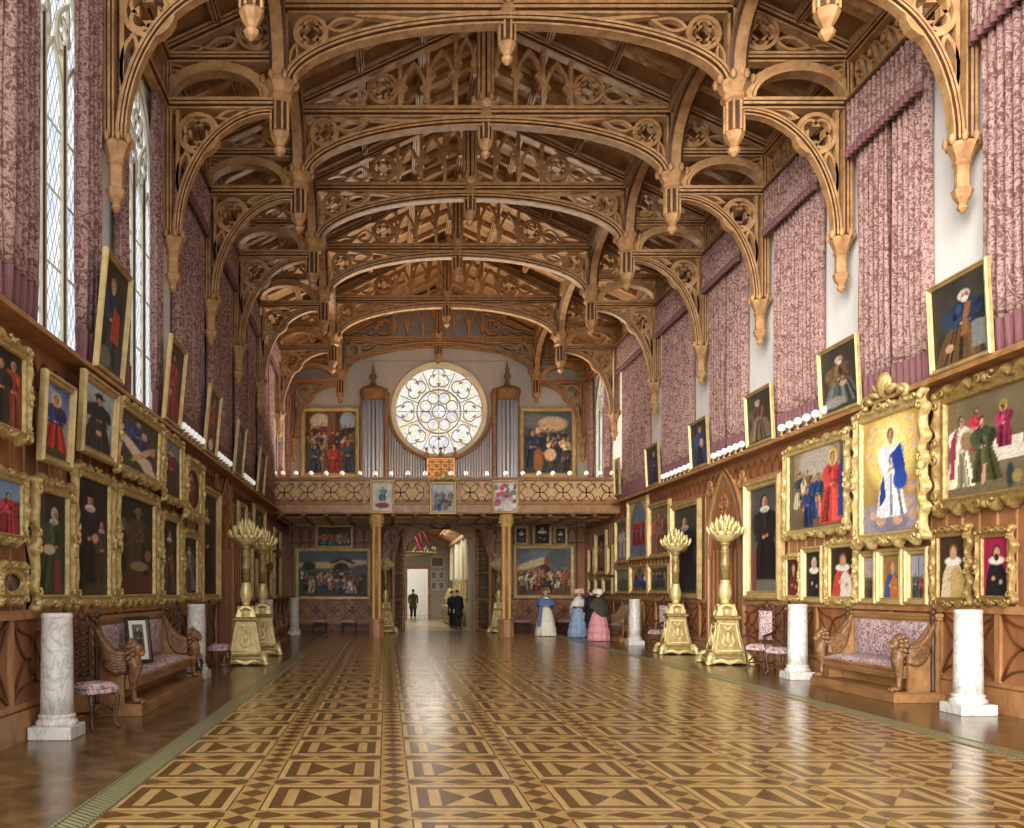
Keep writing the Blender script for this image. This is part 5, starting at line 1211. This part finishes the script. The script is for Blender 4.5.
dup(c0, (7.42, 19.7, 0), -.12, 'tall gilt candelabrum in front of the pointed side door, sunlit wall', scale=(.72, .72, .97))
dup(c0, (7.37, 22.9, 0), -.12, 'tall gilt candelabrum farther along, in front of tall portrait, sunlit wall')
dup(c0, (-.02, 34.6, 0), .2, 'slender gilt candelabrum behind the first gallery post, beside doorway', scale=(.6, .6, .86))
dup(c0, (4.33, 34.6, 0), -.2, 'slender gilt candelabrum behind the second gallery post, beside doorway', scale=(.6, .6, .86))

# ------------------------------------------------------------------ gallery posts
def build_post(label, loc):
    r = thing('gallery_post', label, 'post', loc, 0, 'clustered gilt-capped gallery posts')
    b = MB(); b.lathe([(.15, .6), (.15, 3.9)], 12); sh = obj('shaft', b, MOULD, r)
    for q in range(4):
        a = q*PI/2+PI/4; b = MB(); b.lathe([(.07, .6), (.06, .64), (.06, 3.82), (.08, 3.88)], 10, (.14*cos(a), .14*sin(a), 0)); obj('colonnette', b, POSTGOLD, sh)
    b = MB(); b.lathe([(.27, 0), (.27, .5), (.29, .52), (.29, .6), (.22, .64)], 8, rot=PI/8, smooth=False); obj('base', b, MOULD, r)
    b = MB(); b.lathe([(.2, 3.82), (.24, 3.85), (.2, 3.9), (.2, 3.98), (.24, 4.15), (.26, 4.22), (.26, 4.26)], 12)
    for q in range(8):
        a = q*PI/4
        for z in (3.98, 4.1): b.ball((.22*cos(a), .22*sin(a), z), (.05, .05, .06), 6, 5)
    obj('leaf_capital', b, POSTGOLD, r)
    return r
POSTGOLD = flat('pale_gilt_wood', srgb(206, 168, 104), .45)
p0 = build_post('clustered golden gallery post on the winged-horse picture side of the doorway', (-.33, 31.25, 0))
dup(p0, (4.17, 31.25, 0), 0, 'clustered golden gallery post on the pale-sky picture side of the doorway')

# ------------------------------------------------------------------ globe lamps
def build_globe(label, loc, group):
    r = thing('globe_lamp', label, 'lamp', loc, 0, group)
    b = MB(); b.ball((0, 0, .155), .076, 16, 10); obj('globe', b, OPAL, r)
    b = MB(); b.lathe([(.05, 0), (.05, .015), (.02, .03), (.02, .06), (.045, .08), (.05, .1)], 10); obj('holder', b, PLAINGILT, r)
    return r
NUM = ['first', 'second', 'third', 'fourth', 'fifth', 'sixth', 'seventh', 'eighth', 'ninth', 'tenth', 'eleventh', 'twelfth', 'thirteenth', 'fourteenth', 'fifteenth', 'sixteenth', 'seventeenth', 'eighteenth', 'nineteenth', 'twentieth', 'twenty-first', 'twenty-second', 'twenty-third']
gx = [270, 283, 296, 311, 326, 342, 360, 375, 391, 408, 425, 451, 466, 487, 506, 523, 539, 553, 570, 586.5, 600.5, 612]
g0 = None
def globe(label, loc, group):
    global g0
    if g0 is None: g0 = build_globe(label, loc, group)
    else: dup(g0, loc, 0, label, group)
for i, px in enumerate(gx):
    globe('white globe lamp on the gallery railing, %s counted from the shaded wall' % NUM[i], ((px-VPX)*(YGAL+.08)/F_PX if i else XL+.12, YGAL+.08, 5.52), 'globe lamps along the gallery railing')
for where, side, pts in (('sunlit ledge before the brown-robed saint', 1, [(17.8-.35*k) for k in range(6)][::-1]), ('sunlit ledge before the figure with child', 1, [21.5-.34*k for k in range(6)][::-1]), ('sunlit ledge before the last leaning painting', 1, [25.4-.36*k for k in range(7)][::-1]),
                         ('shaded ledge before old man in red', -1, [16.3+.33*k for k in range(6)]), ('shaded ledge before the fourth leaning painting', -1, [19.7+.36*k for k in range(5)]), ('shaded ledge before the last leaning painting', -1, [23.3+.4*k for k in range(5)])):
    for i, y in enumerate(pts):
        globe('globe lamp on %s, %s from near end' % (where, NUM[i]), (XL+.275 if side < 0 else XR-.275, y, (LEDGE_L if side < 0 else LEDGE_R)+.05), 'globe lamps on the %s wall ledge' % ('shaded' if side < 0 else 'sunlit'))

# ------------------------------------------------------------------ organ
org = thing('pipe_organ', 'pipe organ of two capped towers curving around the rose window above gallery', 'organ', (RC.x, 35.2, 4.75))
OAKO = mottled('organ_oak', srgb(92, 64, 42), srgb(142, 106, 70), 5)
def pipe(x, y, z0, z1, r):
    b = MB(); b.lathe([(r*.25, 0), (r, .32), (r, z1-z0), (r*.8, z1-z0+.01)], 10); b.box(-r*.6, -r*1.02, .4, r*.6, -r*.9, .44); b.box(-r*.45, -r*1.01, .44, r*.45, -r*.96, .58)
    o = obj('pipe', b, TIN, org); o.location = (x, y, z0); return o
TX = 2.62                                                    # tower distance from the organ's middle
for s in (-1, 1):
    cx = s*TX+ (0.0)
    b = MB(); b.box(cx-.46, -.42, 0, cx+.46, .42, .42); b.box(cx-s*.52-.06, -.2, 0, cx-s*.52+.06, .2, 4.75); b.box(cx+s*.44-.04, .0, 0, cx+s*.44+.04, .3, 4.4); obj('tower_case', b, OAKO, org)
    b = MB(); b.box(cx-.44, .22, .4, cx+.44, .3, 4.4); obj('tower_gap_shade', b, DARKWOOD, org)  # dark back added: shade between the pipes put into its colour
    for k in range(7):
        a = PI*(k+.5)/7; pipe(cx-.36*cos(a), .05-.3*sin(a), .42, 4.38, .064)
    b = MB(); b.lathe([(.4, 3.62), (.46, 3.66), (.46, 3.74), (.5, 3.8), (.5, 3.88), (.54, 3.94), (.54, 4.02), (.5, 4.1), (.34, 4.16), (.1, 4.22)], 20, (cx, 0, .66)); tc = obj('tower_cap', b, OAKO, org)
    b = MB(); b.lathe([(.1, 4.18), (.14, 4.26), (.1, 4.32), (.06, 4.42), (.15, 4.56), (.13, 4.62), (.05, 4.76), (.08, 4.82), (.02, 5.1), (.01, 5.16)], 12, (cx, 0, .66)); obj('finial', b, OAKO, tc)
    b = MB(); b.prism([(s*.5, .3), (s*2.1, .3)]+[(s*2.02*cos(t), RC.z-4.75+2.02*sin(t)-.06) for t in [-.1-(PI/2-.35)*i/14 for i in range(15)]], .16, .2); obj('wing_gap_shade', b, DARKWOOD, org)  # dark sheet added behind the wing pipes, standing in for shade in the gaps
    n = 14                                                   # pipes stepping down under the curved rail
    topz = lambda d: RC.z-4.75-sqrt(max(.01, 2.1**2-min(2.1, d)**2)) if d < 2.05 else RC.z-4.75-.35
    for k in range(n):
        d = .62+k*(1.98-.62)/(n-1); pipe(s*d, -.05, .35, max(.9, topz(d)-.08), .042)
    b = MB(); b.beam([(s*2.08*cos(t), 0, RC.z-4.75+2.08*sin(t)) for t in [-PI/2+.28+(PI/2-.02)*i/16 for i in range(17)]], .13, .34)
    obj('curved_rail', b, OAKO, org)
    b = MB(); b.box(min(s*.5, s*2.1), -.2, 0, max(s*.5, s*2.1), .2, .36); obj('toe_board', b, OAKO, org)
b = MB(); b.box(-.54, -.36, 0, .54, .3, 2.0); b.beam([(-.6, -.02, 2.02), (.6, -.02, 2.02)], .12, .8)
for x in (-.55, 0, .55): b.prism([(x-.12, 2.04), (x, 2.36), (x+.12, 2.04)], -.36, -.28); b.ball((x, -.32, 2.36), .07, 8, 6)
obj('centre_box', b, OAKO, org)
b = MB(); b.M = Matrix.Translation((0, -.38, 0))
for x in (-.33, 0, .33):
    for z in (.85, 1.2, 1.55, 1.85): b.bar(foil(x, z, .16, 4), .035, .05, (0, 1, 0), True)
b.bar([(-.52, 0, .3), (.52, 0, .3), (.52, 0, 1.98), (-.52, 0, 1.98)], .05, .06, (0, 1, 0), True)
obj('carved_panel', b, LATT, org)

# ------------------------------------------------------------------ things in the room beyond
PALE = flat('pale_print', srgb(206, 204, 196), .9)
def beyond_picture(label, x, z, w, h, c):
    r = thing('hanging_print', label, 'picture', (x, 51.97, z), 0, 'prints beyond the doorway')
    b = MB(); b.bar([(-w/2, -.02, 0), (w/2, -.02, 0), (w/2, -.02, h), (-w/2, -.02, h)], .07, .05, (0, 1, 0), True); obj('frame', b, PALE, r)
    b = MB(); b.box(-w/2, -.02, 0, w/2, 0, h); obj('sheet', b, flat('print_ink', srgb(*c), .9), r)
beyond_picture('wide pale-framed print, topmost on the grey wall beyond doorway', 2.97, 3.0, .72, .55, (120, 116, 106))
for i, (x, z, nm) in enumerate(((2.76, 2.3, 'upper one nearer the bright door'), (3.2, 2.3, 'upper one nearer the corner'), (2.76, 1.7, 'lower one nearer the bright door'), (3.2, 1.7, 'lower one nearer the corner'))):
    beyond_picture('small pale-framed print beyond the doorway, %s' % nm, x, z, .32, .42, (136, 132, 122))
r = thing('ring_chandelier', 'nearer ring chandelier hanging on crimson cords beyond the doorway', 'chandelier', (1.35, 42, 3.35), 0, 'ring chandeliers beyond the doorway')
b = MB(); b.tube(arc(0, 0, .95, .0, 0, 0, 1)[:1]+[(0, 0, .02)], .03, 6)
b = MB(); b.tube([(.95*cos(2*PI*i/24), .95*sin(2*PI*i/24), 0) for i in range(25)], .06, 6, cap=False)
for k in range(12):
    a = k*PI/6; b.tube([(.95*cos(a), .95*sin(a), .04), (.95*cos(a), .95*sin(a), .3)], .035, 6)
obj('ring', b, flat('aged_brass', srgb(120, 108, 66), .5), r)
for k in range(4):
    a = k*PI/2+.4; b = MB(); b.tube([(.95*cos(a), .95*sin(a), .05), (.3*cos(a), .3*sin(a), 1.2), (0, 0, 2.3)], .03, 6); obj('cord', b, flat('crimson_cord', srgb(150, 44, 70), .8), r)
r2 = dup(r, (1.2, 46.5, 3.45), .3, 'farther dark ring chandelier hanging beyond the doorway')
r = thing('side_table', 'long gilt side table along the window wall beyond the doorway', 'table', (3.15, 43.5, 0), 0)
b = MB(); b.box(-.35, -3, .82, .35, 3, .9); obj('table_top', b, PLAINGILT, r)
for y in (-2.8, 0, 2.8):
    for x in (-.28, .28): b = MB(); turned(b, x, y, 0, .82, .06, 4); obj('leg', b, PLAINGILT, r)
b = MB(); b.box(-.33, -2.95, .68, .33, 2.95, .8); obj('apron', b, PLAINGILT, r)
for i, (y, h) in enumerate(((41.2, .7), (42.4, .55), (43.6, .75), (44.9, .6))):
    r = thing('gilt_urn', 'gilt urn on the side table beyond the doorway, %s from the hall' % NUM[i], 'urn', (3.1, y, .9), 0, 'gilt urns on the table beyond')
    b = MB(); b.lathe([(.1, 0), (.05, .08), (.16, h*.5), (.18, h*.65), (.1, h*.85), (.14, h)], 14); obj('body', b, CANDHI, r)
    b = MB(); b.ball((0, 0, h+.03), (.09, .09, .05), 8, 5); obj('lid', b, CANDHI, r)
for i, y in enumerate((40.4, 43.4, 46.6)):
    r = thing('gilt_pier_mirror', 'gilt framed panel low on the window wall beyond doorway, %s from the hall' % NUM[i], 'mirror', (3.58, y, 1.25), -PI/2, 'gilt panels beyond the doorway')
    b = MB(); b.sweep([(-.7, 0, 0), (.7, 0, 0), (.7, 0, .85), (-.7, 0, .85)], [(0, 0), (0, .05), (.05, .06), (.09, .02), (.09, 0)], (0, -1, 0), True); obj('frame', b, PLAINGILT, r)
    b = MB(); b.box(-.62, -.015, .08, .62, 0, .77); obj('panel', b, flat('pale_silk', srgb(206, 186, 120), .8), r)
# ------------------------------------------------------------------ people
SKINM = flat('skin', srgb(214, 170, 142), .6, var=.04)
def skin_body(parent, pts, edges, mat, name='body'):
    names = list(pts); me = bpy.data.meshes.new(name); idx = {n: i for i, n in enumerate(names)}
    me.from_pydata([pts[n][0] for n in names], [(idx[a], idx[c]) for a, c in edges], []); me.materials.append(mat)
    o = bpy.data.objects.new(name, me); COL.objects.link(o); o.parent = parent
    m = o.modifiers.new('skin', 'SKIN'); m.use_smooth_shade = True
    for n in names:
        v = me.skin_vertices[0].data[idx[n]]; r = pts[n][1]; v.radius = (r, r) if not isinstance(r, tuple) else r; v.use_root = (n == 'pelvis')
    s = o.modifiers.new('sub', 'SUBSURF'); s.levels = 1; s.render_levels = 2
    return o
def hand(pts, edges, s, w, d):                              # five unequal bent fingers rooted in a palm at the end of the arm
    w = Vector(w); d = Vector(d).normalized(); side = Vector((0, -1, 0)); up = d.cross(side).normalized()
    palm = w+d*.075; pts['palm'+s] = (tuple(palm), (.03, .022)); edges.append(('wrist'+s, 'palm'+s))
    for k, (o, L) in enumerate(((-.027, .065), (-.009, .08), (.009, .074), (.027, .055))):
        a = palm+side*o+d*.02; m = a+d*L*.55+up*.006; e = m+d*L*.35+up*.02
        for q, p, r in (('a', a, .0095), ('m', m, .009), ('e', e, .0075)): pts['f%d%s%s' % (k, q, s)] = (tuple(p), r)
        edges += [('palm'+s, 'f%da%s' % (k, s)), ('f%da%s' % (k, s), 'f%dm%s' % (k, s)), ('f%dm%s' % (k, s), 'f%de%s' % (k, s))]
    t0 = w+d*.03+side*.035; t1 = t0+d*.035+side*.02; t2 = t1+d*.025
    for q, p in (('a', t0), ('m', t1), ('e', t2)): pts['t%s%s' % (q, s)] = (tuple(p), .0095)
    edges += [('wrist'+s, 'ta'+s), ('ta'+s, 'tm'+s), ('tm'+s, 'te'+s)]
def figure_base(woman, arms='hang'):                        # facing -y, standing on z=0, 1.68 m
    P = {'pelvis': ((0, 0, .92), (.13, .11)), 'belly': ((0, -.01, 1.06), (.11, .09)), 'chest': ((0, 0, 1.25), (.135, .10)), 'neck0': ((0, .01, 1.4), (.065, .06)), 'neck': ((0, 0, 1.46), .05),
         'head0': ((0, -.015, 1.53), (.066, .072)), 'head1': ((0, -.01, 1.6), (.078, .088)), 'head2': ((0, 0, 1.665), (.06, .07))}
    Ed = [('pelvis', 'belly'), ('belly', 'chest'), ('chest', 'neck0'), ('neck0', 'neck'), ('neck', 'head0'), ('head0', 'head1'), ('head1', 'head2')]
    for s, sx in (('l', -1), ('r', 1)):
        sw = .17 if woman else .2
        P['sh'+s] = ((sx*sw, .01, 1.36), .055)
        if arms == 'hang': P['el'+s] = ((sx*(sw+.05), .03, 1.1), .042); P['wrist'+s] = ((sx*(sw+.05), -.06, .87), .028); d = (0, -.15, -1)
        else: P['el'+s] = ((sx*(sw+.06), .03, 1.1), .04); P['wrist'+s] = ((sx*.08, -.19, 1.08), .027); d = (-sx, -.2, -.05)
        Ed += [('chest', 'sh'+s), ('sh'+s, 'el'+s), ('el'+s, 'wrist'+s)]; hand(P, Ed, s, P['wrist'+s][0], d)
        P['hip'+s] = ((sx*.09, 0, .86), .085); P['knee'+s] = ((sx*.1, -.02, .48), .06); P['ankle'+s] = ((sx*.1, .02, .09), .04); P['toe'+s] = ((sx*.12, -.13, .04), .035)
        Ed += [('pelvis', 'hip'+s), ('hip'+s, 'knee'+s), ('knee'+s, 'ankle'+s), ('ankle'+s, 'toe'+s)]
    return P, Ed
def face(b):
    b.ball((0, -.1, 1.575), (.012, .022, .02), 6, 5)
    for e in (-1, 1): b.ball((e*.078, .0, 1.575), (.012, .022, .032), 6, 5)
def face_parts(r):
    b = MB(); face(b); obj('nose_and_ears', b, SKINM, r)
    b = MB()
    for e in (-1, 1): b.ball((e*.03, -.088, 1.6), (.012, .008, .008), 6, 5)
    obj('eyes', b, flat('dark_eye', srgb(40, 30, 26), .3), r)
    b = MB(); b.ball((0, -.086, 1.535), (.024, .01, .008), 8, 5); obj('mouth', b, flat('lips', srgb(170, 100, 92), .5), r)
def lady(label, loc, rz, skirt_c, shawl_c, bonnet_c, tiers, h=1.0, bodice_c=None, long_scarf=None):
    r = thing('person', label, 'person', loc, rz, None, h)
    P, Ed = figure_base(True, 'front'); skin_body(r, P, Ed, SKINM); face_parts(r)
    SK = flat('skirt_cloth', srgb(*skirt_c), .8, var=.07); SH = flat('shawl_cloth', srgb(*shawl_c), .85, var=.1); BO = flat('bonnet_straw', srgb(*bonnet_c), .8)
    fold = lambda k, am: (lambda a, z: 1+am*max(0, 1.1-z)*sin(k*a+2*sin(a)))
    b = MB(); b.lathe([(.02, 1.02), (.12, 1.03), (.15, 1.0), (.2, .92), (.26, .74), (.31, .45), (.35, .2), (.37, .02), (.36, .015), (.3, .02)], 40, mod=fold(11, .1)); sk = obj('skirt', b, SK, r)
    b = MB()
    for (z, rr) in tiers: b.lathe([(rr*.8-.04, z+.16), (rr*.8-.015, z+.13), (rr*.8+.015, z), (rr*.8, z-.005), (rr*.8-.04, z+.02)], 40, mod=fold(14, .1))
    obj('flounce', b, SK, sk)
    b = MB(); b.lathe([(.12, 1.0), (.125, 1.1), (.16, 1.28), (.17, 1.36), (.1, 1.42), (.06, 1.44)], 20); obj('bodice', b, flat('bodice_cloth', srgb(*(bodice_c or skirt_c)), .8), r)
    b = MB()                                                 # shawl over the shoulders, pointed at the back (+y)
    def sh(u, v):
        a = 2*PI*u; back = max(0, sin(a)); drop = .30+.30*back**2
        rr = .075+(.15+.07*(v**.8))*min(1, v*2.2+.12) + .012*sin(9*a)*v
        return (rr*1.18*cos(a), rr*sin(a)*.95+.01, 1.45-.05*min(1, v*3)-drop*v)
    b.grid(sh, 36, 10); shw = obj('shawl', b, SH, r, solid=.015)
    if long_scarf:
        b = MB(); b.grid(lambda u, v: (-.17+.12*(u-.5)-.1*v, -.2-.17*v-.02*sin(u*9), 1.2-.85*v), 6, 12); obj('scarf_end', b, SH, shw, solid=.015)
    b = MB(); b.ball((0, .03, 1.61), (.092, .095, .1), 14, 10); obj('hair', b, flat('brown_hair', srgb(70, 48, 34), .6), r)
    b = MB()
    def bn(u, v):
        a = PI*1.25*(u-.5)+PI/2; rr = .105+.035*v
        return (rr*cos(a), .10-.24*v, 1.6+rr*1.02*sin(a))
    b.grid(bn, 16, 6); b.ball((0, .1, 1.61), (.1, .06, .105), 12, 8); obj('bonnet', b, BO, r, solid=.01)
    return r
def gentleman(label, loc, rz, coat=(34, 36, 42), trousers=(44, 46, 54), h=1.04, hat=False):
    r = thing('person', label, 'person', loc, rz, None, h)
    P, Ed = figure_base(False, 'hang'); skin_body(r, P, Ed, SKINM); face_parts(r)
    C = flat('coat_cloth', srgb(*coat), .8); T = flat('trouser_cloth', srgb(*trousers), .8)
    b = MB(); b.lathe([(.19, .55), (.21, .6), (.175, .9), (.15, 1.08), (.185, 1.28), (.19, 1.36), (.1, 1.43), (.065, 1.47)], 24, mod=lambda a, z: 1+.14*abs(cos(a))); obj('frock_coat', b, C, r)
    for sx in (-1, 1):
        b = MB(); b.tube([(sx*.19, .01, 1.38), (sx*.235, .03, 1.2), (sx*.25, .03, 1.1), (sx*.25, -.03, .97), (sx*.25, -.055, .89)], [.075, .07, .06, .052, .048], 10); obj('sleeve', b, C, r)
        b = MB(); b.tube([(sx*.09, 0, .9), (sx*.1, -.02, .5), (sx*.1, .015, .1)], [.105, .085, .07], 10); obj('trouser_leg', b, T, r)
        b = MB(); b.ball((sx*.115, -.06, .045), (.05, .13, .05), 10, 6); obj('shoe', b, DARKWOOD, r)
    b = MB(); b.lathe([(.07, 1.4), (.075, 1.46), (.062, 1.48)], 14); obj('collar', b, PALE, r)
    b = MB(); b.ball((0, .025, 1.63), (.09, .095, .085), 14, 8); obj('hair', b, flat('black_hair', srgb(44, 34, 28), .6), r)
    return r
lady('lady in white flounced skirt, blue shawl and yellow bonnet, standing alone', (5.68, 32.0, 0), -.1, (232, 226, 204), (96, 116, 160), (222, 200, 130), [(.52, .36), (.2, .44)], .99, long_scarf=True)
lady('lady in pale blue flounced skirt and white shawl, her bonnet pink and white', (6.68, 31.2, 0), .9, (150, 172, 204), (226, 222, 214), (226, 196, 186), [(.58, .35), (.36, .41), (.14, .46)], .98)
lady('lady in pink flounced skirt and dark green shawl, white veil on bonnet', (6.82, 28.9, 0), 3.5, (212, 150, 154), (66, 66, 54), (226, 222, 210), [(.5, .38), (.26, .44)], .97, bodice_c=(60, 60, 52))
gentleman('man in dark coat standing between the ladies in blue and pink', (6.98, 30.6, 0), PI+.4, h=.99)
gentleman('man in long dark coat just beyond the doorway, beside the table', (3.0, 37.6, 0), .5, h=.96)
gentleman('person in dark coat close behind the man beyond the doorway', (2.9, 39.4, 0), .8, h=.94)
gentleman('distant brown-coated figure dark against the bright inner door', (1.6, 53.0, 0), 3.0, coat=(84, 64, 48), h=1.0)
